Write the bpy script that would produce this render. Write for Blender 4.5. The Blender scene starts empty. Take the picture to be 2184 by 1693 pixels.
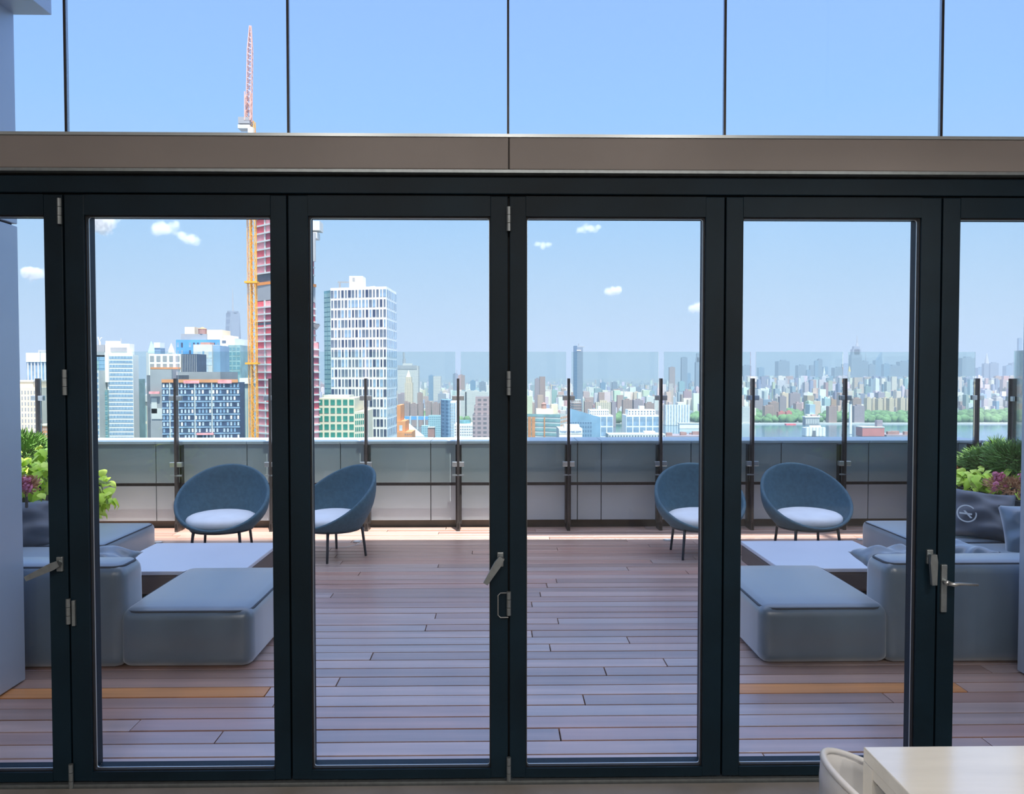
import bpy, bmesh, math, random
from mathutils import Vector, Matrix, Euler
random.seed(7)
sc = bpy.context.scene
COL = sc.collection
PI = math.pi

# ------------------------------------------------------------------ camera
FPX = 1700.0                                  # focal length in pixels of the 2184 x 1693 frame
EYE = Vector((0, 0, 1.7))
CAM_ROT = Euler((math.radians(90 - 1.668), 0, math.radians(-1.0)))
cam = bpy.data.cameras.new('camera')
cam.sensor_width = 36; cam.lens = FPX / 2184 * 36
cam.clip_start = 0.05; cam.clip_end = 90000
cam_o = bpy.data.objects.new('camera', cam)
cam_o.location = EYE; cam_o.rotation_euler = CAM_ROT
COL.objects.link(cam_o); sc.camera = cam_o

# ------------------------------------------------------------------ sky
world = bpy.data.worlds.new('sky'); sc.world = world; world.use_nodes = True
nt = world.node_tree; nt.nodes.clear()
w_out = nt.nodes.new('ShaderNodeOutputWorld'); w_bg = nt.nodes.new('ShaderNodeBackground')
w_tc = nt.nodes.new('ShaderNodeTexCoord'); w_sep = nt.nodes.new('ShaderNodeSeparateXYZ')
w_rmp = nt.nodes.new('ShaderNodeValToRGB')
nt.links.new(w_tc.outputs['Generated'], w_sep.inputs[0])
nt.links.new(w_sep.outputs['Z'], w_rmp.inputs[0])
nt.links.new(w_rmp.outputs[0], w_bg.inputs[0]); nt.links.new(w_bg.outputs[0], w_out.inputs[0])
cr = w_rmp.color_ramp
SKY = [(0.0, (.49, .63, .76)), (.05, (.46, .615, .765)), (.12, (.385, .58, .79)), (.20, (.31, .545, .84)),
       (.30, (.265, .51, .94)), (.44, (.25, .455, 1.0)), (.7, (.19, .39, .95)), (1.0, (.16, .35, .90))]
cr.elements[0].position = 0; cr.elements[0].color = (*SKY[0][1], 1)
cr.elements[1].position = 1; cr.elements[1].color = (*SKY[-1][1], 1)
for p, c in SKY[1:-1]:
    e = cr.elements.new(p); e.color = (*c, 1)
w_bg.inputs[1].default_value = 1.12

# ------------------------------------------------------------------ sun: high summer noon, behind the building and to the right
SUN_AZ, SUN_EL = math.radians(20), math.radians(68)
sun_dir = Vector((-math.sin(SUN_AZ) * math.cos(SUN_EL), math.cos(SUN_AZ) * math.cos(SUN_EL), -math.sin(SUN_EL)))
sl = bpy.data.lights.new('sun', 'SUN'); sl.energy = 9.8; sl.angle = math.radians(.6); sl.color = (1, .96, .90)
so = bpy.data.objects.new('sun', sl); so.rotation_euler = sun_dir.to_track_quat('-Z', 'Y').to_euler()
so.location = (20, -40, 80); COL.objects.link(so)

# broad white sky glow around the sun, added to brighten up-facing surfaces
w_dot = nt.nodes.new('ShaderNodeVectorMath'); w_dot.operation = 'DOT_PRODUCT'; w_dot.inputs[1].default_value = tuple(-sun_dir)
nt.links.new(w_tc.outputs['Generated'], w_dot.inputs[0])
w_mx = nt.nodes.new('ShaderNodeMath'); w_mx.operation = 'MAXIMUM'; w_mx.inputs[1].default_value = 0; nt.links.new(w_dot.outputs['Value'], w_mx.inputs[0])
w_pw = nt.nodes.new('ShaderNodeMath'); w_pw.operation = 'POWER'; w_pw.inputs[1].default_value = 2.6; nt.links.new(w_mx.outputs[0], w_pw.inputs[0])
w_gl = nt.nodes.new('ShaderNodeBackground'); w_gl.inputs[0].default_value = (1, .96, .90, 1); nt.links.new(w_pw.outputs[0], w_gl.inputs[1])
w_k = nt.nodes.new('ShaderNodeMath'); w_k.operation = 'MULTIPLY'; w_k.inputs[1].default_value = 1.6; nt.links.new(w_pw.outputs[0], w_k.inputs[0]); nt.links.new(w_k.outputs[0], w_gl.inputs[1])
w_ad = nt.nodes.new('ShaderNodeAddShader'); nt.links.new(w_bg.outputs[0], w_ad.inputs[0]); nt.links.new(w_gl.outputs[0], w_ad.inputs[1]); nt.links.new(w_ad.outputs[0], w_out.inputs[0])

sc.view_settings.view_transform = 'Standard'; sc.view_settings.look = 'None'
sc.view_settings.gamma = 1; sc.view_settings.use_curve_mapping = False
sc.view_settings.exposure = 0.12
sc.cycles.transparent_max_bounces = 24; sc.cycles.volume_bounces = 2

# ------------------------------------------------------------------ pixel -> place (rays of the 2184 x 1693 frame)
_R = CAM_ROT.to_matrix()
def ray(px, py):
    return _R @ Vector(((px - 1092) / FPX, -(py - 846.5) / FPX, -1))
def atY(px, py, Y):
    d = ray(px, py); return EYE + d * (Y / d.y)
def atZ(px, py, Z):
    d = ray(px, py); return EYE + d * ((Z - EYE.z) / d.z)
def Xat(px, Y, py=797): return atY(px, py, Y).x
def Zat(py, Y, px=1062): return atY(px, py, Y).z

# ------------------------------------------------------------------ object helpers
WM = {}
def tag(o, label=None, cat=None, group=None, kind=None):
    if label: o['label'] = label
    if cat: o['category'] = cat
    if group: o['group'] = group
    if kind: o['kind'] = kind
    return o
def place(o, parent=None, mw=None):
    mw = mw or Matrix.Identity(4)
    COL.objects.link(o)
    if parent is not None:
        o.parent = parent
        o.matrix_parent_inverse = WM[parent.name].inverted()
    o.matrix_basis = mw
    WM[o.name] = mw
    return o
def thing(name, label, cat, loc=(0, 0, 0), group=None, kind=None):
    o = bpy.data.objects.new(name, None); o.empty_display_size = .1
    place(o, None, Matrix.Translation(Vector(loc)))
    return tag(o, label, cat, group, kind)
def obj(name, me, parent=None, mw=None):
    return place(bpy.data.objects.new(name, me), parent, mw)
def copy_tree(o, parent=None):
    c = o.copy(); COL.objects.link(c); c.parent = parent
    for ch in o.children: copy_tree(ch, c)
    return c
def frame2(P, Q, z):
    """matrix at P: x axis along P->Q (horizontal), y axis pointing away behind the face, z up"""
    d = (Vector((Q[0], Q[1], 0)) - Vector((P[0], P[1], 0))); L = d.length; d /= L
    n = Vector((-d.y, d.x, 0))
    m = Matrix(((d.x, n.x, 0, P[0]), (d.y, n.y, 0, P[1]), (0, 0, 1, z), (0, 0, 0, 1)))
    return m, L

class MB:
    """collects shapes of ONE part"""
    def __init__(s): s.v = []; s.f = []; s.c = []
    def add(s, vs, fs, col=None):
        n = len(s.v); s.v += [tuple(p) for p in vs]; s.f += [tuple(i + n for i in f) for f in fs]
        if col is not None: s.c += [col] * len(fs)
        return s
    def box(s, a, b, col=None):
        x0, y0, z0 = a; x1, y1, z1 = b
        return s.add([(x0, y0, z0), (x1, y0, z0), (x1, y1, z0), (x0, y1, z0), (x0, y0, z1), (x1, y0, z1), (x1, y1, z1), (x0, y1, z1)],
                     [(3, 2, 1, 0), (4, 5, 6, 7), (0, 1, 5, 4), (1, 2, 6, 5), (2, 3, 7, 6), (3, 0, 4, 7)], col)
    def prism(s, pts, z0, z1, col=None):
        n = len(pts); ar = sum(pts[i][0] * pts[(i + 1) % n][1] - pts[(i + 1) % n][0] * pts[i][1] for i in range(n))
        if ar < 0: pts = pts[::-1]
        zs0 = z0 if isinstance(z0, (list, tuple)) else [z0] * n
        zs1 = z1 if isinstance(z1, (list, tuple)) else [z1] * n
        if ar < 0: zs0 = zs0[::-1]; zs1 = zs1[::-1]
        return s.add([(p[0], p[1], z) for p, z in zip(pts, zs0)] + [(p[0], p[1], z) for p, z in zip(pts, zs1)],
                     [tuple(range(n))[::-1], tuple(range(n, 2 * n))] + [(i, (i + 1) % n, n + (i + 1) % n, n + i) for i in range(n)], col)
    def tube(s, path, r, n=8, closed=False):
        path = [Vector(p) for p in path]; m = len(path); rs = r if isinstance(r, (list, tuple)) else [r] * m
        base = len(s.v); up = None
        for i, p in enumerate(path):
            a = path[(i - 1) % m] if (closed or i) else p; b = path[(i + 1) % m] if (closed or i < m - 1) else p
            t = (b - a).normalized()
            if up is None: up = t.orthogonal().normalized()
            up = (up - t * up.dot(t)).normalized(); w = t.cross(up)
            for k in range(n):
                q = 2 * PI * k / n
                s.v.append(tuple(p + (up * math.cos(q) + w * math.sin(q)) * rs[i]))
        for i in range(m if closed else m - 1):
            j = (i + 1) % m
            for k in range(n):
                s.f.append((base + i * n + k, base + i * n + (k + 1) % n, base + j * n + (k + 1) % n, base + j * n + k))
        if not closed:
            s.f.append(tuple(base + k for k in range(n))[::-1]); s.f.append(tuple(base + (m - 1) * n + k for k in range(n)))
        return s
    def grid(s, fn, nu, nv, closed_u=False, closed_v=False):
        b = len(s.v)
        for i in range(nu):
            for j in range(nv): s.v.append(tuple(fn(i, j)))
        for i in range(nu if closed_u else nu - 1):
            for j in range(nv if closed_v else nv - 1):
                i2, j2 = (i + 1) % nu, (j + 1) % nv
                s.f.append((b + i * nv + j, b + i2 * nv + j, b + i2 * nv + j2, b + i * nv + j2))
        return s
    def mesh(s, name, mat, smooth=False, bevel=0, seg=2):
        me = bpy.data.meshes.new(name); me.from_pydata(s.v, [], s.f)
        bm = bmesh.new(); bm.from_mesh(me)
        if bevel: bmesh.ops.bevel(bm, geom=bm.edges[:], offset=bevel, segments=seg, affect='EDGES', profile=.5)
        bmesh.ops.recalc_face_normals(bm, faces=bm.faces); bm.to_mesh(me); bm.free()
        if s.c:
            at = me.color_attributes.new('Col', 'FLOAT_COLOR', 'CORNER')
            for p in me.polygons:
                for li in p.loop_indices: at.data[li].color = (*s.c[p.index], 1)
        if smooth:
            for p in me.polygons: p.use_smooth = True
        me.materials.append(M[mat]); return me
    def build(s, name, mat, parent=None, smooth=False, bevel=0, seg=2):
        return obj(name, s.mesh(name, mat, smooth, bevel, seg), parent)

def soft_box(name, mat, parent, a, b, r=.09, seg=4, bulge=0.0, taper=0.0):
    """a stuffed box: rounded edges, faces bulging a little"""
    bm = bmesh.new(); bmesh.ops.create_cube(bm, size=1)
    S = Vector(b) - Vector(a); C = (Vector(a) + Vector(b)) / 2
    for v in bm.verts: v.co = Vector((v.co.x * S.x, v.co.y * S.y, v.co.z * S.z))
    bmesh.ops.bevel(bm, geom=bm.edges[:], offset=r, segments=seg, affect='EDGES', profile=.5)
    bmesh.ops.subdivide_edges(bm, edges=[e for e in bm.edges if e.calc_length() > .25], cuts=5, use_grid_fill=True)
    for v in bm.verts:
        ux, uy, uz = v.co.x / S.x * 2, v.co.y / S.y * 2, v.co.z / S.z * 2
        k = bulge
        v.co.z += k * .6 * (1 - ux * ux) * (1 - uy * uy) * (1 if uz > 0 else 0)
        v.co.x += k * ux * (1 - uy * uy) * (1 - uz * uz) * .6
        v.co.y += k * uy * (1 - ux * ux) * (1 - uz * uz) * .6
        f = 1 - taper * max(0, uz) * .5
        v.co.x *= f; v.co.y *= f
        v.co += C
    me = bpy.data.meshes.new(name); bmesh.ops.recalc_face_normals(bm, faces=bm.faces); bm.to_mesh(me); bm.free()
    for p in me.polygons: p.use_smooth = True
    me.materials.append(M[mat]); return obj(name, me, parent)

# ------------------------------------------------------------------ materials
M = {}
def mat(name, color, rough=.5, metal=0, var=0.0, scale=4.0, bump=0.0, bscale=60, spec=.5, coat=0, stretch=None, dark=None, sheen=0, ior=1.5, crough=.15, cior=1.5):
    m = bpy.data.materials.new(name); m.use_nodes = True; n = m.node_tree.nodes; l = m.node_tree.links
    b = n['Principled BSDF']; b.inputs['Base Color'].default_value = (*color, 1)
    b.inputs['Roughness'].default_value = rough; b.inputs['Metallic'].default_value = metal
    b.inputs['Specular IOR Level'].default_value = spec; b.inputs['Coat Weight'].default_value = coat
    b.inputs['Coat Roughness'].default_value = crough; b.inputs['Coat IOR'].default_value = cior; b.inputs['IOR'].default_value = ior
    b.inputs['Sheen Weight'].default_value = sheen
    tc = None
    if var or bump:
        tc = n.new('ShaderNodeTexCoord'); mp = n.new('ShaderNodeMapping'); l.new(tc.outputs['Object'], mp.inputs[0])
        if stretch: mp.inputs['Scale'].default_value = stretch
    if var:
        t = n.new('ShaderNodeTexNoise'); t.inputs['Scale'].default_value = scale; t.inputs['Detail'].default_value = 5
        l.new(mp.outputs[0], t.inputs['Vector'])
        r = n.new('ShaderNodeValToRGB'); l.new(t.outputs[0], r.inputs[0])
        r.color_ramp.elements[0].position = .3; r.color_ramp.elements[1].position = .7
        lo = dark or tuple(c * (1 - var) for c in color); hi = tuple(min(1, c * (1 + var)) for c in color)
        r.color_ramp.elements[0].color = (*lo, 1); r.color_ramp.elements[1].color = (*hi, 1)
        l.new(r.outputs[0], b.inputs['Base Color'])
    if bump:
        t2 = n.new('ShaderNodeTexNoise'); t2.inputs['Scale'].default_value = bscale; l.new(mp.outputs[0], t2.inputs['Vector'])
        bp = n.new('ShaderNodeBump'); bp.inputs['Strength'].default_value = bump; bp.inputs['Distance'].default_value = .01
        l.new(t2.outputs[0], bp.inputs['Height']); l.new(bp.outputs[0], b.inputs['Normal'])
    M[name] = m; return m
def glass_mat(name, tint, refl=1.0, rough=.0, ior=1.45):
    m = bpy.data.materials.new(name); m.use_nodes = True; n = m.node_tree.nodes; l = m.node_tree.links; n.clear()
    o = n.new('ShaderNodeOutputMaterial'); mx = n.new('ShaderNodeMixShader'); t = n.new('ShaderNodeBsdfTransparent')
    g = n.new('ShaderNodeBsdfGlossy'); fr = n.new('ShaderNodeFresnel'); fr.inputs[0].default_value = ior
    mu = n.new('ShaderNodeMath'); mu.operation = 'MULTIPLY'; mu.inputs[1].default_value = refl
    t.inputs[0].default_value = (*tint, 1); g.inputs['Roughness'].default_value = rough
    l.new(fr.outputs[0], mu.inputs[0]); l.new(mu.outputs[0], mx.inputs[0]); l.new(t.outputs[0], mx.inputs[1]); l.new(g.outputs[0], mx.inputs[2])
    l.new(mx.outputs[0], o.inputs[0]); M[name] = m; return m
def facade_mat(name, wall, win, fz=3.6, fx=3.0, gz=.45, gx=.4, rough=.6):
    """window rhythm of towers too far off to show single windows"""
    m = bpy.data.materials.new(name); m.use_nodes = True; n = m.node_tree.nodes; l = m.node_tree.links
    b = n['Principled BSDF']; b.inputs['Roughness'].default_value = rough
    tc = n.new('ShaderNodeTexCoord'); sp = n.new('ShaderNodeSeparateXYZ'); l.new(tc.outputs['Object'], sp.inputs[0])
    def cell(sock, size, g):
        d = n.new('ShaderNodeMath'); d.operation = 'DIVIDE'; d.inputs[1].default_value = size; l.new(sock, d.inputs[0])
        f = n.new('ShaderNodeMath'); f.operation = 'FRACT'; l.new(d.outputs[0], f.inputs[0])
        c = n.new('ShaderNodeMath'); c.operation = 'GREATER_THAN'; c.inputs[1].default_value = g; l.new(f.outputs[0], c.inputs[0])
        return c.outputs[0]
    ad = n.new('ShaderNodeMath'); ad.operation = 'ADD'; l.new(sp.outputs['X'], ad.inputs[0]); l.new(sp.outputs['Y'], ad.inputs[1])
    a = cell(sp.outputs['Z'], fz, gz); c = cell(ad.outputs[0], fx, gx)
    mu = n.new('ShaderNodeMath'); mu.operation = 'MULTIPLY'; l.new(a, mu.inputs[0]); l.new(c, mu.inputs[1])
    mx = n.new('ShaderNodeMix'); mx.data_type = 'RGBA'; l.new(mu.outputs[0], mx.inputs[0])
    mx.inputs[6].default_value = (*wall, 1); mx.inputs[7].default_value = (*win, 1)
    l.new(mx.outputs[2], b.inputs['Base Color']); M[name] = m; return m
def attr_mat(name, rough=.7):
    m = bpy.data.materials.new(name); m.use_nodes = True; n = m.node_tree.nodes; l = m.node_tree.links
    a = n.new('ShaderNodeVertexColor'); a.layer_name = 'Col'; b = n['Principled BSDF']; b.inputs['Roughness'].default_value = rough
    l.new(a.outputs[0], b.inputs['Base Color']); M[name] = m; return m
def emit_mat(name, color, s):
    m = bpy.data.materials.new(name); m.use_nodes = True; n = m.node_tree.nodes; l = m.node_tree.links; n.clear()
    o = n.new('ShaderNodeOutputMaterial'); e = n.new('ShaderNodeEmission'); e.inputs[0].default_value = (*color, 1); e.inputs[1].default_value = s
    l.new(e.outputs[0], o.inputs[0]); M[name] = m
def volume_mat(name, color, density, aniso=0.0, noise=None):
    m = bpy.data.materials.new(name); m.use_nodes = True; n = m.node_tree.nodes; l = m.node_tree.links; n.clear()
    o = n.new('ShaderNodeOutputMaterial'); v = n.new('ShaderNodeVolumeScatter')
    v.inputs['Color'].default_value = (*color, 1); v.inputs['Density'].default_value = density; v.inputs['Anisotropy'].default_value = aniso
    ab = n.new('ShaderNodeVolumeAbsorption'); ab.inputs['Color'].default_value = (*color, 1); ab.inputs['Density'].default_value = density
    ad = n.new('ShaderNodeAddShader'); l.new(v.outputs[0], ad.inputs[0]); l.new(ab.outputs[0], ad.inputs[1])
    l.new(ad.outputs[0], o.inputs['Volume']); M[name] = m; return m

mat('frame_black', (.004, .017, .030), .5, 0, var=.25, scale=3, bump=.05, bscale=300, spec=.25)
mat('fascia', (.30, .27, .26), .5, .1, var=.08, scale=2)
mat('wing_metal', (.46, .53, .62), .42, .35, var=.04, scale=1.2)
mat('steel', (.58, .60, .60), .3, .9, var=.08, scale=30)
mat('dull_steel', (.33, .37, .39), .4, .8, var=.1, scale=40)
mat('gasket', (.01, .01, .012), .6)
mat('bead', (.55, .6, .62), .3, .6)
mat('interior_floor', (.22, .2, .18), .5, var=.15, scale=6)
mat('interior_wall', (.42, .40, .38), .8, var=.04)
mat('ceiling_white', (.6, .6, .6), .8, var=.02)
mat('panel_grey', (.42, .46, .495), .45, .1, var=.06, scale=1.5)
mat('cap_stone', (.62, .66, .72), .5, var=.05, scale=3)
mat('kick_dark', (.10, .075, .06), .7, var=.2, scale=5)
mat('post_bronze', (.06, .055, .055), .4, .6, var=.15, scale=20)
mat('concrete', (.45, .44, .43), .8, var=.08, scale=2)
glass_mat('door_glass', (.975, .985, .985), .55)
glass_mat('clerestory_glass', (.99, .99, 1.0), .5)
glass_mat('rail_glass', (.90, .955, .945), .8)
WOOD = [(.46, .27, .21), (.54, .34, .27), (.40, .25, .20), (.58, .38, .31), (.50, .35, .30), (.52, .29, .22)]
for i, c in enumerate(WOOD):
    mat('deck_wood_%d' % i, c, .30, 0, var=.22, scale=2.2, bump=.06, bscale=40, stretch=(.35, 6, 6), ior=2.9)
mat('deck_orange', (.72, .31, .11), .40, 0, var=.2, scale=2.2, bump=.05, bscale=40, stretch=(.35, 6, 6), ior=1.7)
mat('fabric_grey', (.105, .155, .20), .30, 0, var=.06, scale=9, bump=.04, bscale=420, ior=1.8, sheen=1.0)
mat('tower_glass', (.05, .06, .075), .15, 0, var=.1)
mat('fabric_pale', (.50, .53, .60), .55, 0, var=.04, scale=5, bump=.06, bscale=420, sheen=.2)
mat('fabric_dark', (.115, .125, .145), .5, 0, var=.12, scale=9, bump=.1, bscale=300, sheen=.2)
mat('piping_dark', (.05, .06, .075), .6)
mat('table_white', (.72, .73, .78), .35, 0, var=.03, scale=3, ior=1.8)
mat('table_side', (.16, .12, .10), .6)
mat('chair_shell', (.065, .14, .185), .7, 0, var=.12, scale=30, bump=.3, bscale=260)
mat('chair_cushion', (.85, .87, .88), .7, 0, var=.05, scale=8, bump=.08, bscale=200)
mat('chair_metal', (.045, .06, .08), .45, .5)
mat('logo_print', (.62, .64, .62), .6)
mat('planter', (.035, .04, .045), .5, var=.1)
mat('soil', (.03, .02, .015), .9, var=.3, scale=20)
mat('leaf_lime', (.58, .82, .06), .5, 0, var=.2, scale=6)
mat('leaf_lime_pale', (.70, .88, .13), .5, 0, var=.15, scale=6)
mat('leaf_green', (.13, .27, .05), .6, 0, var=.35, scale=12)
mat('stem_green', (.25, .32, .08), .6)
mat('flower_pink', (.90, .25, .34), .6, var=.3, scale=30)
mat('leaf_bronze', (.50, .25, .11), .6, var=.4, scale=15)
mat('plaster_shell', (.72, .72, .72), .35, 0)
mat('travertine', (.88, .85, .76), .12, 0, var=.08, scale=3, bump=.02, bscale=60, stretch=(.6, 4, 4), ior=2.6)
mat('white_plastic', (.75, .75, .75), .4)
emit_mat('fill_lamp_glow', (1, .93, .85), 6)
# ================================================================== the building
YW = 3.27                                    # room face of the folding doors
YO = YW + .09                                # outer face
HINGE = [-337, 140, 615, 1085, 1545, 2005, 2468]
HX = [Xat(p, YW) for p in HINGE]
Z_SILL, Z_LEAF0 = 0.0, .02
Z_LEAF1 = Zat(418, YW); Z_HEAD1 = Zat(374, YW); Z_BEAM1 = Zat(294, YW)
Z_G0, Z_G1 = Zat(1639, YW), Zat(461, YW)
Z_CEIL = 4.15
def slab(name, a, b, m, label, cat, kind='structure', bevel=0):
    return tag(MB().box(a, b).build(name, m, bevel=bevel), label, cat, kind=kind)
RX0, RX1, RY0 = HX[0] - .25, HX[-1] + .25, -4.2
slab('floor', (RX0, RY0, -.15), (RX1, YW - .02, 0), 'interior_floor', 'grey brown floor of the room inside the folding doors', 'floor')
slab('wall_left', (RX0 - .2, RY0, -.15), (RX0, YO, Z_CEIL), 'interior_wall', 'plain grey side wall of the room, beyond the left-hand door leaf', 'wall')
slab('wall_right', (RX1, RY0, -.15), (RX1 + .2, YO, Z_CEIL), 'interior_wall', 'plain grey side wall of the room, beyond the right-hand door leaf', 'wall')
slab('wall_back', (RX0 - .2, RY0 - .2, -.15), (RX1 + .2, RY0, Z_CEIL), 'interior_wall', 'plain grey rear wall of the room, behind the viewer', 'wall')
slab('ceiling', (RX0 - .2, RY0 - .2, Z_CEIL), (RX1 + .2, YO, Z_CEIL + .25), 'ceiling_white', 'white ceiling high above the folding doors', 'ceiling')
# unseen canopy on columns, added only to cast shade over the terrace
H_CAN = 11.0; SH = H_CAN / math.tan(SUN_EL); SHY, SHX = SH * math.cos(SUN_AZ), SH * math.sin(SUN_AZ)
slab('roof', (RX0 - .2, RY0 - .2, Z_CEIL + .25), (RX1 + .2, YO, Z_CEIL + .40), 'concrete', 'flat concrete roof over the room', 'roof')
can = tag(bpy.data.objects.new('added_shade_canopy', None), 'unseen flat canopy on tall columns, added to shade the terrace', 'canopy', kind='structure'); place(can)
MB().box((-2.7, 3.0 - SHY, H_CAN), (8.5, 8.10 - SHY, H_CAN + .12)).build('panel', 'panel_grey', can)
MB().box((.2 + SHX, 8.34 - SHY, H_CAN), (8.5, 9.7 - SHY, H_CAN + .12)).build('panel', 'panel_grey', can)  # added right-hand plate darkens the parapet, its gap leaves a sun strip
for x in (.2 + SHX + .05, 5.0, 8.4): MB().box((x - .04, 8.0 - SHY, H_CAN + .12), (x + .04, 9.7 - SHY, H_CAN + .3)).build('beam', 'post_bronze', can)
for x in (-2.5, 2.9, 8.3):
    for y in (3.2 - SHY, 3.1): MB().box((x - .12, y - .12, Z_CEIL + .40), (x + .12, y + .12, H_CAN)).build('column', 'post_bronze', can)

# --- fascia beam over the doors
ob = tag(bpy.data.objects.new('trim_1', None), 'brown grey metal fascia beam running above the folding doors', 'beam', kind='structure'); place(ob)
xs = [RX0, HX[3], RX1]
for a, b in zip(xs, xs[1:]):
    MB().box((a + .0015, YW - .05, Z_HEAD1 + .012), (b - .0015, YW + .02, Z_BEAM1 - .012)).build('panel', 'fascia', ob, bevel=.004)
MB().box((RX0, YW - .045, Z_HEAD1), (RX1, YO, Z_HEAD1 + .012)).build('drip_edge', 'dull_steel', ob)
MB().box((RX0, YW - .03, Z_HEAD1 + .012), (RX1, YO, Z_BEAM1 - .013)).build('core', 'gasket', ob)
MB().box((RX0, YW - .055, Z_BEAM1 - .012), (RX1, YO, Z_BEAM1)).build('top_channel', 'bead', ob)
# --- head and sill of the folding doors
ob = tag(bpy.data.objects.new('trim_2', None), 'black metal head track that the folding doors hang from', 'frame', kind='structure'); place(ob)
MB().box((RX0, YW - .012, Z_LEAF1 + .006), (RX1, YO, Z_HEAD1 - .01)).build('track', 'frame_black', ob, bevel=.003)
MB().box((RX0, YW + .02, Z_LEAF1), (RX1, YO, Z_HEAD1)).build('track_core', 'gasket', ob)
slab('trim_3', (RX0, YW - .01, -.15), (RX1, YO + .02, .012), 'dull_steel', 'flat metal threshold under the folding doors', 'threshold')

# --- folding door leaves
G_PX = [(-290, 98), (184, 579), (659, 1046), (1122, 1503), (1583, 1961), (2044, 2420)]
WHERE = ['only its right edge in view, with a lever handle', 'the one in front of the orange crane', 'the one in front of the white gridded tower',
         'the one in front of the lone dark slim tower', 'the one in front of the spired skyscraper', 'only its left edge in view, with a lever handle on a tall plate']
def hinge(parent, x, zc, h=.115, leaf=None):
    o = MB()
    for k in range(3):
        z0 = zc - h / 2 + k * h / 3
        o.tube([(x, YW - .012, z0 + .001), (x, YW - .012, z0 + h / 3 - .001)], .0095, 10)
    o.build('hinge', 'dull_steel', parent, smooth=False)
def lever(parent, x, z, ang, L=.16, s=-1):
    """escutcheon plate with a tapering lever swung by ang"""
    MB().box((x - .013, YW - .012, z - .03), (x + .013, YW + .002, z + .03)).build('handle_plate', 'dull_steel', parent, bevel=.003)
    d = Vector((math.cos(ang), 0, math.sin(ang))); w = Vector((-d.z, 0, d.x)); p = Vector((x, YW - .03, z + .004))
    mb = MB()
    mb.tube([(x, YW - .004, z + .004), (x, YW - .034, z + .004)], .012, 12)
    pts = []
    for t, hw in ((-.012, .012), (.02, .0155), (L * .6, .0125), (L, .010)):
        pts.append((p + d * t + w * hw, p + d * t - w * hw))
    poly = [a for a, b in pts] + [b for a, b in pts][::-1]
    n = len(poly); vs = [(q.x, YW - .042, q.z) for q in poly] + [(q.x, YW - .026, q.z) for q in poly]
    mb.add(vs, [tuple(range(n)), tuple(range(n, 2 * n))[::-1]] + [(i, (i + 1) % n, n + (i + 1) % n, n + i) for i in range(n)])
    mb.build('handle', 'dull_steel', parent)
doors = []
for i in range(6):
    x0, x1 = HX[i] + .0035, HX[i + 1] - .0035
    g0, g1 = Xat(G_PX[i][0], YW), Xat(G_PX[i][1], YW)
    d = thing('door_%d' % (i + 1), 'black framed glass folding door leaf, ' + WHERE[i], 'door', ((x0 + x1) / 2, YW, 0), kind='structure')
    doors.append(d)
    MB().box((x0, YW, Z_LEAF0), (g0, YW + .029, Z_LEAF1)).box((x0 + .012, YW + .029, Z_LEAF0), (g0, YO, Z_LEAF1)).build('stile', 'frame_black', d, bevel=.003)
    MB().box((g1, YW, Z_LEAF0), (x1, YW + .029, Z_LEAF1)).box((g1, YW + .029, Z_LEAF0), (x1 - .012, YO, Z_LEAF1)).build('stile', 'frame_black', d, bevel=.003)
    MB().box((g0, YW, Z_LEAF0), (g1, YO, Z_G0)).build('bottom_rail', 'frame_black', d)
    MB().box((g0, YW, Z_G1), (g1, YO, Z_LEAF1)).build('top_rail', 'frame_black', d)
    # glazing bead: slim bright line and rubber, with rounded corners
    t, r = .006, .012
    def ring(off, y0, y1, w, r):
        mb = MB(); 
        def loop(o, rr):
            L = []
            for cx, cz, a0 in ((g1 - o - rr, Z_G1 - o - rr, 0), (g0 + o + rr, Z_G1 - o - rr, 90), (g0 + o + rr, Z_G0 + o + rr, 180), (g1 - o - rr, Z_G0 + o + rr, 270)):
                for k in range(5):
                    q = math.radians(a0 + k * 22.5); L.append((cx + rr * math.cos(q), cz + rr * math.sin(q)))
            return L
        A, B = loop(off, r), loop(off + w, r)
        n = len(A); vs = [(p[0], y0, p[1]) for p in A] + [(p[0], y0, p[1]) for p in B] + [(p[0], y1, p[1]) for p in A] + [(p[0], y1, p[1]) for p in B]
        fs = []
        for k in range(n):
            j = (k + 1) % n
            fs += [(k, j, n + j, n + k), (2 * n + k, 3 * n + k, 3 * n + j, 2 * n + j), (n + k, n + j, 3 * n + j, 3 * n + k), (k, 2 * n + k, 2 * n + j, j)]
        return mb.add(vs, fs)
    ring(-.002, YW + .012, YW + .028, .006, .010).build('gasket', 'gasket', d)
    ring(-.002, YW + .028, YW + .034, .0075, .010).build('bead', 'bead', d)
    MB().box((g0 - .004, YW + .036, Z_G0 - .004), (g1 + .004, YW + .044, Z_G1 + .004)).build('pane', 'door_glass', d)
for i in range(1, 6):
    MB().box((HX[i] - .012, YW + .03, Z_LEAF0), (HX[i] + .012, YO - .005, Z_LEAF1)).build('seal', 'gasket', doors[i])
for k, (zy) in enumerate((455, 815, 1297, 1645)):
    hinge(doors[1], Xat(141 if k else 136, YW), Zat(zy, YW), .105)
for zy in (468, 817, 1285, 1637):
    hinge(doors[3], HX[3], Zat(zy, YW), .1)
# flat magnetic stop beside the lowest left hinge
zc = Zat(1300, YW)
MB().box((Xat(148, YW), YW - .014, zc - .055), (Xat(155, YW), YW, zc + .05)).build('door_stop', 'dull_steel', doors[1], bevel=.002)
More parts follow.
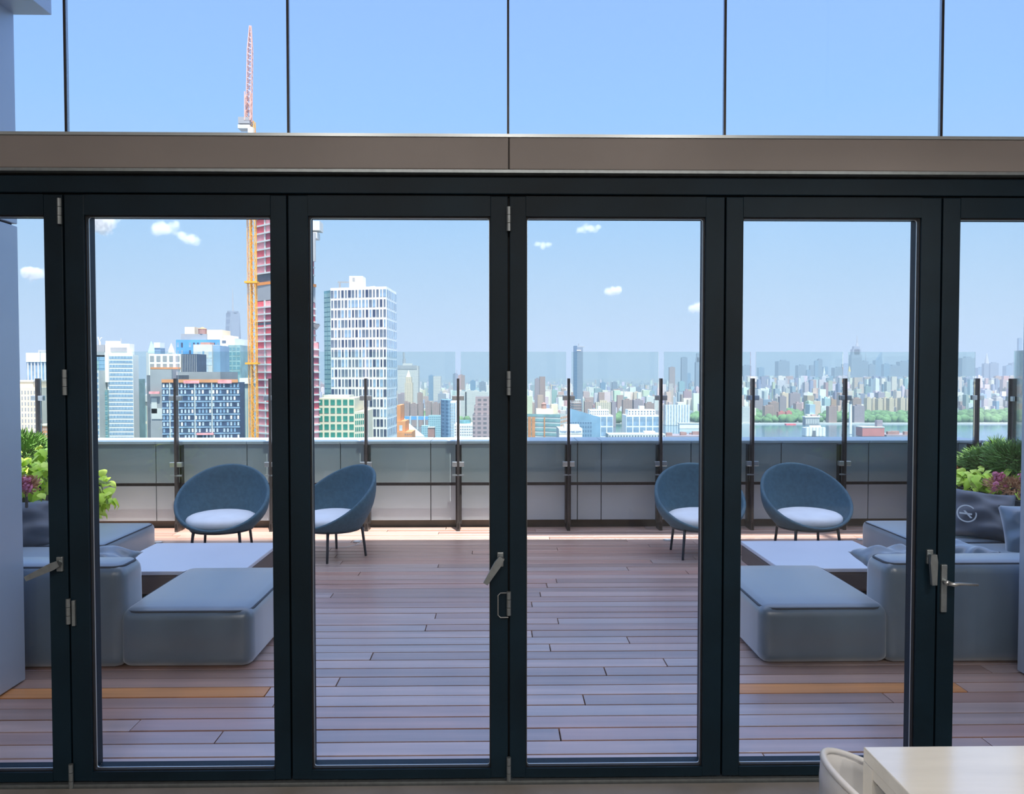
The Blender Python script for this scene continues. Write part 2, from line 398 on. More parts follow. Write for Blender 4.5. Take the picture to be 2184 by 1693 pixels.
# wire pull on the middle stile
xp, zp = Xat(1062, YW), Zat(1288, YW)
MB().tube([(xp + .042, YW - .012, zp + .05), (xp + .01, YW - .014, zp + .05), (xp, YW - .014, zp + .04), (xp, YW - .014, zp - .042), (xp + .01, YW - .014, zp - .052), (xp + .042, YW - .012, zp - .052)], .0025, 6).build('pull_bar', 'steel', doors[2])
lever(doors[2], Xat(1067, YW), Zat(1192, YW), math.radians(238), .115)
lever(doors[0], Xat(123, YW), Zat(1198, YW), math.radians(205), .135)
lever(doors[4], Xat(1987, YW), Zat(1190, YW), math.radians(272), .115)
xh, zh = Xat(2018, YW), Zat(1258, YW)
MB().box((xh - .0125, YW - .012, zh - .1), (xh + .0125, YW + .002, zh + .1)).build('handle_plate', 'dull_steel', doors[5], bevel=.003)
mb = MB(); zz = Zat(1243, YW)
mb.tube([(xh, YW, zz), (xh, YW - .04, zz)], .011, 12)
mb.tube([(xh, YW - .042, zz), (xh + .022, YW - .05, zz - .003), (xh + .04, YW - .05, zz), (xh + .118, YW - .05, zz - .004)], [.009, .009, .006, .0055], 10)
mb.build('handle', 'steel', doors[5], smooth=True)
MB().box((xh + .035, YO + .012, zz + .016), (xh + .068, YO + .03, zz + .025)).build('outer_handle', 'bead', doors[5])

# --- clerestory panes above the beam
C_PX = [-330, 143, 616, 1084, 1545, 2006, 2468]
CX = [Xat(p, YW) for p in C_PX]
CW = ['above the leftmost door leaf', 'that the crane jib shows through', 'above the white gridded tower', 'above the lone dark slim tower', 'above the spired skyscraper', 'above the rightmost door leaf']
for i in range(6):
    w = thing('window_%d' % (i + 1), 'frameless clerestory glass pane ' + CW[i], 'window', ((CX[i] + CX[i + 1]) / 2, YW + .03, Z_BEAM1), kind='structure')
    MB().box((CX[i] + .005, YW + .025, Z_BEAM1 - .005), (CX[i + 1] - .005, YW + .037, Z_CEIL)).build('pane', 'clerestory_glass', w)
    MB().box((CX[i] - .0045, YW + .02, Z_BEAM1), (CX[i] + .0045, YW + .04, Z_CEIL)).build('joint', 'post_bronze', w)

# --- clad wings left and right of the doors
pw = [atZ(52, 1452, 0), atZ(2174, 1492, 0)]
for s, nm, lab in ((0, 'wall_wing_left', 'pale blue grey metal clad wing wall outside the left-hand door'), (1, 'wall_wing_right', 'pale blue grey metal clad wing wall outside the right-hand door')):
    xf = Xat(43, pw[0].y) if s == 0 else Xat(2181, 4.45)
    ye = pw[0].y if s == 0 else 4.45
    o = tag(bpy.data.objects.new(nm, None), lab, 'wall', kind='structure'); place(o)
    a, b = (xf - 2.4, xf) if s == 0 else (xf, xf + 2.4)
    zj = Zat(484, ye)
    MB().box((a, YO, 0), (b - (.02 if s == 0 else 0) + 0, ye - .02, 6)).build('core', 'gasket', o) if s == 0 else MB().box((a + .02, YO, 0), (b, ye - .02, 6)).build('core', 'gasket', o)
    MB().box((a, YO + .01, .01), (b, ye, zj - .006)).build('panel', 'wing_metal', o, bevel=.004)
    MB().box((a, YO + .01, zj + .006), (b, ye, 6)).build('panel', 'wing_metal', o, bevel=.004)
    zs = Zat(38, ye)
    xe = Xat(108, ye, 38)
    if s == 0: MB().box((a, YO + .01, zs), (xe, ye + .012, zs + 1.2)).build('canopy', 'wing_metal', o, bevel=.004)

# ================================================================== terrace
YP = 8.60                                     # railing posts
YPF = 8.80                                    # parapet face
Z_CAP = Zat(940, YPF)
DX0, DX1 = Xat(60, YPF) - .1, Xat(2105, YPF) + .1
deck = thing('floor_deck', 'reddish brown hardwood terrace deck of long narrow boards', 'deck', (0, 6, 0), kind='structure')
MB().box((DX0 - .3, YO, -.2), (DX1 + .3, YPF + .1, -.03)).build('joist_bed', 'gasket', deck)
bw = .1325; rnd = random.Random(3); bmesh_cache = {}
k = -8
while True:
    y0 = 4.438 + k * bw
    if y0 > YPF - .02: break
    x = DX0 - rnd.uniform(0, 1.6)
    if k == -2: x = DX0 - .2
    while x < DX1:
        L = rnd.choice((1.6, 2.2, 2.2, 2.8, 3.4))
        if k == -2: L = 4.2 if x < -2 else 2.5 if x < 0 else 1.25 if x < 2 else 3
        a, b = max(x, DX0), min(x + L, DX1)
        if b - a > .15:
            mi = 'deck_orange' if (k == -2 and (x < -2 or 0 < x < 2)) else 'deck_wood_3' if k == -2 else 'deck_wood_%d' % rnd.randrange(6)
            z1 = rnd.uniform(-.0015, .0015)
            key = (round(b - a, 2), mi)
            if key not in bmesh_cache:
                bmesh_cache[key] = MB().box((0, .0055, -.022), (round(b - a, 2) - .006, bw - .0055, 0)).mesh('board', mi, bevel=.0012, seg=1)
            obj('board', bmesh_cache[key], deck, Matrix.Translation((a, y0, z1)))
        x += L
    k += 1
# small round deck lights
for px, py in ((762, 1155), (1424, 1152), (1836, 1151), (338, 1157)):
    p = atZ(px, py, 0)
    t = thing('deck_light', '', 'light', p)
    near = {762: 'small round steel deck light behind the side-turned tub chair', 1424: 'small round steel deck light behind the tub chair cut off by the door frame',
            1836: 'small round steel deck light beside the rightmost tub chair', 338: 'small round steel deck light beside the leftmost tub chair'}[px]
    t['label'] = near
    MB().tube([(p.x, p.y, -.01), (p.x, p.y, .006)], .045, 20).build('rim', 'steel', t)
    MB().tube([(p.x, p.y, .004), (p.x, p.y, .009)], .034, 20).build('lens', 'white_plastic', t)
# --- parapet
PJ = [-60, 135, 330, 525, 725, 918, 1090, 1232, 1283, 1475, 1668, 1855, 2046, 2240]
def parapet(name, label, P, Q, joints, depth=.5):
    """panelled low wall from P to Q (face towards the deck), joints along it in metres"""
    m, L = frame2(P, Q, 0)
    o = tag(bpy.data.objects.new(name, None), label, 'wall', kind='structure'); place(o)
    def put(nm, a, b, mt, bev=.003):
        obj(nm, MB().box(a, b).mesh(nm, mt, bevel=bev, seg=1), o, m)
    put('kick_board', (0, .05, -.1), (L, .1, .085), 'kick_dark', 0)
    put('core', (0, .03, .085), (L, depth, Z_CAP - .03), 'gasket', 0)
    js = [0] + [j for j in joints if 0 < j < L] + [L]
    for a, b in zip(js, js[1:]):
        if b - a < .02: continue
        put('panel', (a + .004, 0, .08), (b - .004, .035, Z_CAP - .032), 'panel_grey')
        put('cap_stone', (a + .003, -.02, Z_CAP - .03), (b - .003, depth, Z_CAP), 'cap_stone')
XL, XR = Xat(66, YPF), Xat(2098, YPF)
parapet('wall_parapet_front', 'grey panelled parapet with pale cap along the far edge of the deck', (XL, YPF), (XR, YPF), [Xat(p, YPF) - XL for p in PJ])
parapet('wall_parapet_left', 'grey panelled parapet behind the plants at the left-hand edge of the deck', (XL, 4.5), (XL, YPF), [i * 1.0 for i in range(1, 5)])
parapet('wall_parapet_right', 'grey panelled parapet behind the plants at the right-hand edge of the deck', (XR, YPF), (XR, 4.5), [i * 1.0 for i in range(1, 5)])

# --- glass railing
def post_part(parent, mw):
    """upright flat bar with bracket foot, clamps; local x along the rail, y away from the room"""
    me = PM
    p = obj('post', me['post'], parent, mw)
    obj('bracket', me['bracket'], p, mw)
    for z in (1.44, .725):
        obj('clamp', me['clamp'], p, mw @ Matrix.Translation((0, 0, z)))
    obj('bolt_arm', me['arm'], p, mw)
PM = {'post': MB().box((-.013, -.03, .02), (.013, .05, 1.65)).mesh('post', 'post_bronze', bevel=.003),
      'bracket': MB().box((-.032, .05, .07), (.032, .13, .93)).box((-.018, -.03, 0), (.018, .16, .09)).mesh('bracket', 'post_bronze', bevel=.003),
      'clamp': MB().box((-.065, -.026, -.026), (.065, -.008, .026)).box((-.065, .008, -.026), (.065, .026, .026)).mesh('clamp', 'steel', bevel=.004),
      'arm': MB().box((-.062, -.03, .60), (.062, -.012, .615)).mesh('arm', 'dull_steel')}
ZG0, ZG1 = .53, Zat(750, YP)
def railing(name, label, P, Q, stops):
    m, L = frame2(P, Q, 0)
    t = thing(name, label, 'railing', (P[0], P[1], 0))
    for s in stops: post_part(t, m @ Matrix.Translation((s, 0, 0)))
    for a, b in zip(stops, stops[1:]):
        obj('glass_panel', MB().box((a + .03, -.006, ZG0), (b - .03, .006, ZG1)).mesh('glass_panel', 'rail_glass'), t, m)
        obj('rail', MB().box((a + .03, .06, .485), (b - .03, .085, .515)).mesh('rail', 'post_bronze'), t, m)
PPX = [80, 177, 374, 576, 780, 977, 1213, 1410, 1606, 1803, 2000, 2085]
px0, px1 = Xat(80, YP), Xat(2085, YP)
railing('glass_railing', 'frameless glass railing on bronze posts along the far edge of the deck', (px0, YP), (px1, YP), [Xat(p, YP) - px0 for p in PPX])
railing('glass_railing', 'frameless glass railing on bronze posts above the left-hand planter', (px0, 4.6), (px0, YP - .1), [0, .6, 1.6, 2.6, 3.55])
railing('glass_railing', 'frameless glass railing on bronze posts above the right-hand planter', (px1 + .12, YP - .1), (px1 + .12, 4.6), [.3, 1.3, 2.3, 3.3, 3.9])
# ================================================================== terrace furniture
def piping_loop(name, parent, a, b, z, r, inset=0.0, rr=.008, m='piping_dark'):
    x0, y0 = a; x1, y1 = b; pts = []
    for cx, cy, a0 in ((x1 - r, y1 - r, 0), (x0 + r, y1 - r, 90), (x0 + r, y0 + r, 180), (x1 - r, y0 + r, 270)):
        for k in range(6):
            q = math.radians(a0 + k * 18); pts.append((cx + r * math.cos(q), cy + r * math.sin(q), z))
    return MB().tube(pts, rr, 6, closed=True).build(name, m, parent, smooth=True)

def pillow_mesh(name, mt, w, h, t, seed, wr=1.0):
    rn = random.Random(seed); ph = [rn.uniform(0, 6.28) for _ in range(8)]
    N = 22
    def f(side):
        def g(i, j):
            u, v = i / (N - 1) * 2 - 1, j / (N - 1) * 2 - 1
            e = max(0, (1 - abs(u) ** 3.2)) ** .5 * max(0, (1 - abs(v) ** 3.2)) ** .5
            pin = 1 - .10 * (1 - abs(u) ** 2) * 1.0
            x = u * w / 2 * (1 - .07 * (1 - v * v)); y = v * h / 2 * (1 - .09 * (1 - u * u))
            wrk = wr * .009 * (math.sin(5 * u + 2.2 * v + ph[0]) + math.sin(-3 * u + 7 * v + ph[1]) + .5 * math.sin(11 * v + 3 * u + ph[2])) * min(1, e * 1.3)
            return (x, y, side * (t / 2 * e + wrk * (1 if side > 0 else .6)) )
        return g
    mb = MB(); mb.grid(f(1), N, N); mb.grid(f(-1), N, N)
    me = mb.mesh(name, mt, True)
    bm = bmesh.new(); bm.from_mesh(me); bmesh.ops.remove_doubles(bm, verts=bm.verts, dist=.0008); bmesh.ops.recalc_face_normals(bm, faces=bm.faces); bm.to_mesh(me); bm.free()
    for p in me.polygons: p.use_smooth = True
    return me
def pillow(label, loc, rot, size, seed, mt='fabric_dark', logo=False, wr=1.0):
    o = obj('throw_pillow', pillow_mesh('throw_pillow', mt, size[0], size[1], size[2], seed, wr), None,
            Matrix.Translation(loc) @ Euler([math.radians(a) for a in rot]).to_matrix().to_4x4())
    tag(o, label, 'pillow', 'throw pillows on the terrace sofas')
    if logo:
        mw = WM[o.name] @ Matrix.Translation((logo[0], logo[1], size[2] / 2 * .93 + .006)) @ Matrix.Scale(.70, 4)
        mb = MB(); R1, R0 = .105, .09; n = 32; vs = []; fs = []
        def zz(x, y): return -.20 * (x * x + y * y) + .004
        for k in range(n):
            q = 2 * PI * k / n
            for r in (R0, R1): vs.append((r * math.cos(q), r * math.sin(q), zz(r * math.cos(q), r * math.sin(q)) + .012))
        for k in range(n):
            j = (k + 1) % n; fs.append((2 * k, 2 * k + 1, 2 * j + 1, 2 * j))
        mb.add(vs, fs)
        mb.add([(-.075, -.012, .013), (.055, -.012, .013), (.055, .008, .014), (-.075, .008, .014)], [(0, 1, 2, 3)])
        mb.add([(-.035, .03, .014), (-.015, .035, .014), (.06, -.045, .012), (.04, -.052, .012)], [(0, 1, 2, 3)])
        obj('logo', mb.mesh('logo', 'logo_print'), o, mw)
    return o

for s in (1, -1):
    cn, cf = .055, .12                                   # symmetry lines of the near and far pieces
    nx = (lambda x: x) if s > 0 else (lambda x: 2 * cn - x)
    fx = (lambda x: x) if s > 0 else (lambda x: 2 * cf - x)
    def bx(f, xa, xb): return (min(f(xa), f(xb)), max(f(xa), f(xb)))
    side = 'right' if s > 0 else 'left'
    who = 'beside the rightmost tub chair' if s > 0 else 'beside the leftmost tub chair'
    # big square ottoman in front
    a, b = bx(nx, 1.53, 2.30)
    t = thing('ottoman', 'big grey fabric ottoman with pale top in front of the %s white low table' % side, 'ottoman', ((a + b) / 2, 5.1, 0), 'square terrace ottomans')
    soft_box('body', 'fabric_grey', t, (a, 4.58, .0), (b, 5.62, .345), .065, 4, .02)
    piping_loop('piping', t, (a + .02, 4.60), (b - .02, 5.60), .325, .08)
    # sofa: two seats, a low back towards the room, a side back
    t = thing('sofa', 'low modular grey sofa with thick back, below the %s' % ('pink flowers at the right' if s > 0 else 'lime vine at the left'), 'sofa', (fx(3.6), 5.8, 0), 'modular terrace sofas')
    a, b = bx(nx, 2.26, 4.33)
    bk = soft_box('back', 'fabric_grey', t, (a, 4.57, .0), (b, 4.86, .60), .07, 4, .012)
    piping_loop('piping', bk, (a + .025, 4.60), (b - .025, 4.83), .585, .06)
    a, b = bx(fx, 3.32, 4.20)
    st = soft_box('seat', 'fabric_grey', t, (a, 4.84, .0), (b, 6.235, .36), .04, 3, .008)
    st = soft_box('seat', 'fabric_grey', t, (a, 6.245, .0), (b, 7.2, .365), .05, 4, .01)
    piping_loop('piping', st, (a + .015, 6.26), (b - .015, 7.18), .352, .05, rr=.006)
    a, b = bx(fx, 4.19, 4.37)
    soft_box('side_back', 'fabric_grey', t, (a, 4.84, .0), (b, 7.15, .58), .06, 4, .01)
    # low table
    a, b = (2.03, 2.98) if s > 0 else (-2.83, -1.815)
    t = thing('low_table', 'low white square table on the deck, %s' % who, 'table', ((a + b) / 2, 6.1, 0), 'low terrace tables')
    MB().box((a, 5.66, .27), (b, 6.61, .30)).build('table_top', 'table_white', t, bevel=.006)
    ap = MB().box((a + .004, 5.664, .13), (b - .004, 6.606, .271)).build('apron', 'table_side', t, bevel=.02)
    MB().box((a + .12, 5.8, 0), (b - .12, 6.48, .135)).build('plinth', 'gasket', t)

# pillows
pr = atY(2096, 1102, 6.4)
pillow('dark crumpled pillow printed with a ring emblem, leaning in the right-hand sofa', (pr.x, 6.4, pr.z + .01), (64, 5, -22), (.47, .42, .2), 4, logo=(-.135, -.035), wr=1.6)
pillow('grey pillow cut off by the right-hand wing wall', tuple(atY(2202, 1132, 5.9)), (68, -8, -30), (.40, .42, .17), 9, mt='fabric_grey')
pillow('grey pillow lying flat behind the back of the right-hand sofa', tuple(atY(1905, 1196, 5.05)), (8, 0, 5), (.42, .36, .12), 12, mt='fabric_grey', wr=1.3)
pillow('grey pillow whose pointed corner sticks up behind the right-hand sofa back', tuple(atY(2048, 1196, 5.1)), (6, -34, 20), (.34, .34, .1), 15, mt='fabric_grey')
pillow('dark crumpled pillow leaning in the left-hand sofa', tuple(atY(66, 1122, 6.35)), (62, 0, 28), (.56, .44, .22), 21, wr=1.5)
pillow('grey pillow lying crumpled behind the back of the left-hand sofa', tuple(atY(205, 1196, 5.1)), (8, 0, -10), (.42, .36, .12), 23, mt='fabric_grey', wr=1.5)

# tub chairs
def tub_chair():
    t = thing('tub_chair', '', 'chair', (0, 0, 0))
    NP, NU = 56, 9
    def base(q): return Vector((.285 * math.sin(q), -.27 * math.cos(q) + .0, .275))
    def rim(q):
        c = (1 - math.cos(q)) / 2
        return Vector((.425 * math.sin(q), -.35 * math.cos(q) + .015 + .03 * c * c, .295 + .515 * c))
    def outer(q, u):
        p = base(q).lerp(rim(q), u); k = .045 * math.sin(PI * u) * min(1, ((1 - math.cos(q)) / 2) * 2 + .1)
        h = Vector((math.sin(q), -math.cos(q), 0)); return p + h * k
    def inner(q, u):
        h = Vector((math.sin(q), -math.cos(q), 0))
        rb = Vector((.27 * math.sin(q), -.255 * math.cos(q), .30)); rr = rim(q) - h * .032
        k = .035 * math.sin(PI * u) * min(1, ((1 - math.cos(q)) / 2) * 2 + .1)
        return rb.lerp(rr, u) + h * k
    mb = MB()
    def prof(i, j):
        q = 2 * PI * i / NP
        if j < NU: return outer(q, j / (NU - 1))
        j -= NU
        if j < 3:
            a = outer(q, 1); b = inner(q, 1); m = (a + b) / 2; h = (a - b) / 2; w = PI * (j + 1) / 4
            return m + h * math.cos(w) + Vector((0, 0, .016)) * math.sin(w)
        j -= 3
        return inner(q, 1 - j / (NU - 1))
    mb.grid(prof, NP, NU * 2 + 3, closed_u=True)
    n = NU * 2 + 3
    mb.f.append(tuple(i * n for i in range(NP))); mb.f.append(tuple(i * n + n - 1 for i in range(NP))[::-1])
    mb.build('shell', 'chair_shell', t, smooth=True)
    mb = MB(); NV = 12
    def cu(i, j):
        q = 2 * PI * i / 40; v = -PI / 2 + PI * j / (NV - 1)
        r = max(0, math.cos(v)) ** .45; z = math.copysign(abs(math.sin(v)) ** .8, math.sin(v))
        return (.315 * r * math.sin(q), -.285 * r * math.cos(q) - .012, .352 + .062 * z + .012 * (r * math.cos(q)) * -1)
    mb.grid(cu, 40, NV, closed_u=True); mb.build('seat_cushion', 'chair_cushion', t, smooth=True)
    ring = [(.27 * math.sin(2 * PI * k / 40), -.255 * math.cos(2 * PI * k / 40), .268) for k in range(40)]
    MB().tube(ring, .012, 8, closed=True).build('base_ring', 'chair_metal', t, smooth=True)
    for sx in (-1, 1):
        for sy in (-1, 1):
            MB().tube([(sx * .20, sy * .19, .272), (sx * .205, sy * .196, .235), (sx * .225, sy * .218, 0)], [.015, .013, .011], 10).build('leg', 'chair_metal', t, smooth=True)
    return t
CH = [((-2.56, 7.40), 4, 'blue grey tub chair with pale cushion, leftmost of the four'),
      ((-1.55, 7.42), -42, 'blue grey tub chair turned sideways, seen from its side left of the middle door stile'),
      ((1.90, 7.42), 2, 'blue grey tub chair half hidden by a door stile, right of the middle'),
      ((2.91, 7.42), 5, 'blue grey tub chair with pale cushion, rightmost of the four')]
c0 = tub_chair()
for i, ((x, y), a, lab) in enumerate(CH):
    c = c0 if i == 0 else copy_tree(c0)
    c.matrix_basis = Matrix.Translation((x, y, 0)) @ Matrix.Rotation(math.radians(a), 4, 'Z'); c['label'] = lab; c['group'] = 'tub chairs in a row on the deck'
# coil of thin cable under the side-turned chair
p = atZ(664, 1168, 0)
mb = MB(); mb.tube([(p.x + .03 * math.cos(k * .5) + .0, p.y + .02 * math.sin(k * .5), .012) for k in range(13)], .006, 6)
mb.tube([(p.x + .03, p.y, .01), (p.x + .15, p.y - .01, .006), (p.x + .35, p.y + .0, .006), (p.x + .43, p.y + .12, .006), (p.x + .45, p.y + .3, .006)], .003, 6)
tag(mb.build('cable', 'plaster_shell', smooth=True), 'thin cable lying curled on the deck under the side-turned tub chair', 'cable')

# ------------------------------------------------------------------ planters and plants
def leaf_mesh(name, mt, L, W, droop=.35, lobes=True):
    mb = MB(); pts = [(-.06, .28), (.10, .52), (.30, .50), (.55, .36), (.80, .16)]
    vs = [(0, 0, 0)]
    for t, h in pts: vs += [(t * L, h * W, -.10 * L * t - .02 * L), (t * L, -h * W, -.10 * L * t - .02 * L)]
    vs += [(L, 0, -droop * L)]
    mid = len(vs)
    for t, h in pts: vs.append((max(0, t) * L, 0, -.02 * L - droop * L * t * t * .6 + .015))
    fs = []
    for k in range(len(pts) - 1):
        fs += [(1 + 2 * k, mid + k, mid + k + 1, 3 + 2 * k), (mid + k, 2 + 2 * k, 4 + 2 * k, mid + k + 1)]
    e = len(pts) - 1
    fs += [(1 + 2 * e, mid + e, mid - 1), (mid + e, 2 + 2 * e, mid - 1), (0, mid, 1), (0, 2, mid)]
    mb.add(vs, fs); return mb.mesh(name, mt, True)
LM = [leaf_mesh('leaf', 'leaf_lime', .085, .085), leaf_mesh('leaf', 'leaf_lime_pale', .085, .085), leaf_mesh('leaf', 'leaf_lime', .10, .075, .5), leaf_mesh('leaf', 'leaf_lime_pale', .07, .075, .2)]
def vine(label, spots, n, seed, sx):
    """sweet potato vine: stems that run over the rim, each leaf its own part. spots: (x, y, z, spread xyz, weight)"""
    rn = random.Random(seed); c = spots[0]
    t = thing('sweet_potato_vine', label, 'plant', (c[0], c[1], .6), 'lime vines in the planters')
    for x, y, z, (dx, dy, dz), w in spots:
        mb = MB()
        for q in range(5):
            mb.tube([(x - sx * .12, y + rn.uniform(-dy, dy) * .4, .66), (x + rn.uniform(-dx, dx) * .3, y + rn.uniform(-dy, dy) * .5, max(z, .66) + .03), (x + rn.uniform(-dx, dx), y + rn.uniform(-dy, dy), z - dz * rn.uniform(-.6, .8))], .004, 5)
        mb.build('stem', 'stem_green', t)
        for k in range(int(n * w)):
            u = [rn.gauss(0, .5) for _ in range(3)]; u = [max(-1, min(1, q)) for q in u]
            p = Vector((x + u[0] * dx, y + u[1] * dy, z + u[2] * dz))
            az = math.atan2(-1, 0) + rn.uniform(-1.5, 1.5); 
            m = Matrix.Translation(p) @ Matrix.Rotation(az, 4, 'Z') @ Matrix.Rotation(math.radians(rn.uniform(5, 60)), 4, 'Y') @ Matrix.Rotation(math.radians(rn.uniform(-35, 35)), 4, 'X') @ Matrix.Scale(rn.uniform(.75, 1.35), 4)
            obj('leaf', rn.choice(LM), t, m)
    return t
def tuft(mb, c, r, n, rn, L, W, up=.3):
    for k in range(n):
        d = Vector((rn.gauss(0, 1), rn.gauss(0, 1), rn.gauss(0, 1) + up)).normalized(); p = Vector(c) + Vector((d.x * r[0], d.y * r[1], d.z * r[2])) * rn.uniform(.45, 1)
        d2 = (d + Vector((rn.gauss(0, .4), rn.gauss(0, .4), rn.gauss(0, .4) + up))).normalized(); w = d2.orthogonal().normalized() * W; l = L * rn.uniform(.6, 1.3)
        mb.add([p - w, p + w, p + d2 * l * .7 + w * .7, p + d2 * l, p + d2 * l * .7 - w * .7], [(0, 1, 2, 3, 4)])
def shrub(label, blobs, seed, mt='leaf_green', L=.05, W=.004, base=None, up=.4, n=520, name='evergreen_shrub', group='evergreen shrubs in the planters'):
    rn = random.Random(seed); b0 = base or blobs[0][0]
    t = thing(name, label, 'plant', (b0[0], b0[1], .6), group)
    mb = MB()
    for c, r, w in blobs: tuft(mb, c, r, int(n * w), rn, L, W, up)
    o = mb.build('foliage', mt, t); o['kind'] = 'stuff'
    mb = MB()
    for c, r, w in blobs:
        mb.tube([(b0[0], b0[1], .62), ((b0[0] + c[0]) / 2, (b0[1] + c[1]) / 2, (.62 + c[2]) / 2 + .03), c], [.012, .009, .005], 6)
    mb.build('branch', 'kick_dark', t)
    return t
def planter(label, a, b):
    t = thing('planter', label, 'planter', ((a[0] + b[0]) / 2, (a[1] + b[1]) / 2, 0), 'long planters at the terrace sides')
    z = .62; w = .03
    MB().box((a[0], a[1], 0), (b[0], a[1] + w, z)).build('side', 'planter', t, bevel=.004)
    MB().box((a[0], b[1] - w, 0), (b[0], b[1], z)).build('side', 'planter', t, bevel=.004)
    MB().box((a[0], a[1] + w, 0), (a[0] + w, b[1] - w, z)).build('side', 'planter', t, bevel=.004)
    MB().box((b[0] - w, a[1] + w, 0), (b[0], b[1] - w, z)).build('side', 'planter', t, bevel=.004)
    MB().box((a[0] + w, a[1] + w, .3), (b[0] - w, b[1] - w, .57)).build('soil', 'soil', t)
planter('long black planter full of lime vine and pink flowers at the right-hand deck edge', (4.41, 5.0), (5.10, 7.75))
planter('long black planter full of lime vine at the left-hand deck edge', (-4.90, 5.0), (-4.16, 7.75))
P = lambda px, py, Y: tuple(atY(px, py, Y))
vine('lime green sweet potato vine spilling over the right-hand planter beside the pink flowers', [(*P(2088, 1025, 7.3), (.34, .3, .11), 1)], 130, 5, 1)
vine('lime green sweet potato vine mounded in the left-hand planter', [(*P(80, 1005, 7.0), (.26, .3, .19), 1)], 130, 6, -1)
vine('lime green sweet potato vine hanging over the far end of the left-hand planter', [(*P(186, 1020, 7.7), (.14, .2, .10), .5), (*P(205, 1062, 7.6), (.15, .14, .09), .55), (*P(200, 1085, 7.6), (.09, .1, .09), .25)], 110, 8, -1)
shrub('feathery dark green shrub behind the lime vine in the right-hand planter', [(P(2135, 985, 7.7), (.42, .25, .15), 1.2), (P(2170, 980, 7.4), (.3, .25, .17), 1), (P(2100, 990, 7.8), (.25, .2, .10), .5), (P(2085, 972, 7.8), (.10, .05, .05), .12), (P(2128, 960, 7.9), (.10, .1, .11), .25)], 3, base=(4.75, 7.7), n=2300, L=.07, W=.006)
shrub('dark green shrub behind the lime vine in the left-hand planter', [(P(62, 968, 8.0), (.3, .2, .14), 1), (P(40, 960, 7.6), (.3, .2, .16), 1)], 4, base=(-4.55, 7.9), n=1500, L=.07, W=.006)
def flowers(label, blobs, heads, seed):
    t = shrub(label, blobs, seed, 'leaf_bronze', .035, .008, up=.5, n=420, name='flowering_plant', group='pink flowering plants in the planters')
    rn = random.Random(seed + 1); me = None
    for c in heads:
        mb = MB()
        for k in range(16):
            d = Vector((rn.gauss(0, 1), rn.gauss(0, 1), rn.gauss(0, 1))).normalized(); p = Vector(c) + d * .022; w = d.orthogonal().normalized() * .012; v = d.cross(w).normalized() * .012
            mb.add([p - w, p + v, p + w, p - v], [(0, 1, 2, 3)])
        mb.build('flower', 'flower_pink', t)
    return t
rn = random.Random(31)
flowers('pink flowering plant with bronze leaves beside the lime vine in the right-hand planter', [(P(2140, 1035, 6.8), (.14, .15, .08), 1), (P(2165, 1040, 6.6), (.12, .12, .08), .8)],
        [P(2125 + rn.uniform(-3, 22), 1010 + rn.uniform(0, 14), 6.65) for _ in range(9)] + [P(2146, 1034, 6.6), P(2121, 1043, 6.62), P(2176, 1015, 6.5), P(2180, 1021, 6.5), P(2124, 1032, 6.6)], 41)
flowers('pink flowering plant with bronze leaves behind the lime vine of the right-hand planter', [(P(2062, 1000, 7.9), (.2, .1, .05), .8)], [P(2046 + 5 * k, 1000 + rn.uniform(-5, 5), 7.85) for k in range(6)], 43)
flowers('pink flowering plant under the lime vine of the left-hand planter', [(P(56, 1035, 6.3), (.08, .1, .06), .7)], [P(50 + rn.uniform(0, 14), 1018 + rn.uniform(0, 26), 6.2) for _ in range(9)], 47)

# ================================================================== inside: table, chair, lamps
zt = .75; c = atZ(1841, 1592, zt); TX1 = c.x + 1.9; TY0 = c.y - 1.0
t = thing('dining_table', 'pale stone dining table with square legs in the lower right corner', 'table', (c.x + .9, c.y - .5, 0))
MB().box((c.x, TY0, zt - .035), (TX1, c.y, zt)).build('table_top', 'travertine', t, bevel=.003)
MB().box((c.x + .012, TY0 + .012, zt - .075), (TX1 - .012, TY0 + .05, zt - .035)).build('apron', 'travertine', t)
MB().box((c.x + .012, c.y - .05, zt - .075), (TX1 - .012, c.y - .012, zt - .035)).build('apron', 'travertine', t)
MB().box((c.x + .002, TY0 + .05, zt - .06), (c.x + .04, c.y - .05, zt - .035)).build('apron', 'travertine', t)
MB().box((TX1 - .05, TY0 + .05, zt - .075), (TX1 - .012, c.y - .05, zt - .035)).build('apron', 'travertine', t)
for x in (c.x, TX1 - .05):
    for y in (TY0, c.y - .05):
        MB().box((x, y, 0), (x + .05, y + .05, zt - .036)).build('leg', 'travertine', t, bevel=.002)
# moulded white shell chair pushed in at the table's end, facing it (+x)
t = thing('shell_chair', 'white moulded plastic shell chair at the end of the stone table', 'chair', (0, 0, 0))
cc = atY(1764, 1642, 1.86)
ox, oy = cc.x + .30, cc.y - .02
mb = MB(); NP, NU = 48, 8
def sh_rim(q):      # q = 0 back (-x), PI front
    c = (1 + math.cos(q)) / 2
    z = .45 + (cc.z - .45) * (.05 + .95 * c ** 1.15)
    return Vector((-.30 * math.cos(q), .30 * math.sin(q), z))
def sh(q, u, o):
    b = Vector((-.17 * math.cos(q), .17 * math.sin(q), .41)); r = sh_rim(q); p = b.lerp(r, u)
    h = Vector((-math.cos(q), math.sin(q), 0)); return p + h * (.05 * math.sin(PI * u) - o)
def shp(i, j):
    q = 2 * PI * i / NP
    if j < NU: return sh(q, j / (NU - 1), 0) + Vector((ox, oy, 0))
    return sh(q, 1 - (j - NU) / (NU - 1), .012) + Vector((ox, oy, .006 if j == NU else .004))
mb.grid(shp, NP, 2 * NU, closed_u=True); mb.f.append(tuple(i * 2 * NU for i in range(NP))); mb.f.append(tuple(i * 2 * NU + 2 * NU - 1 for i in range(NP))[::-1])
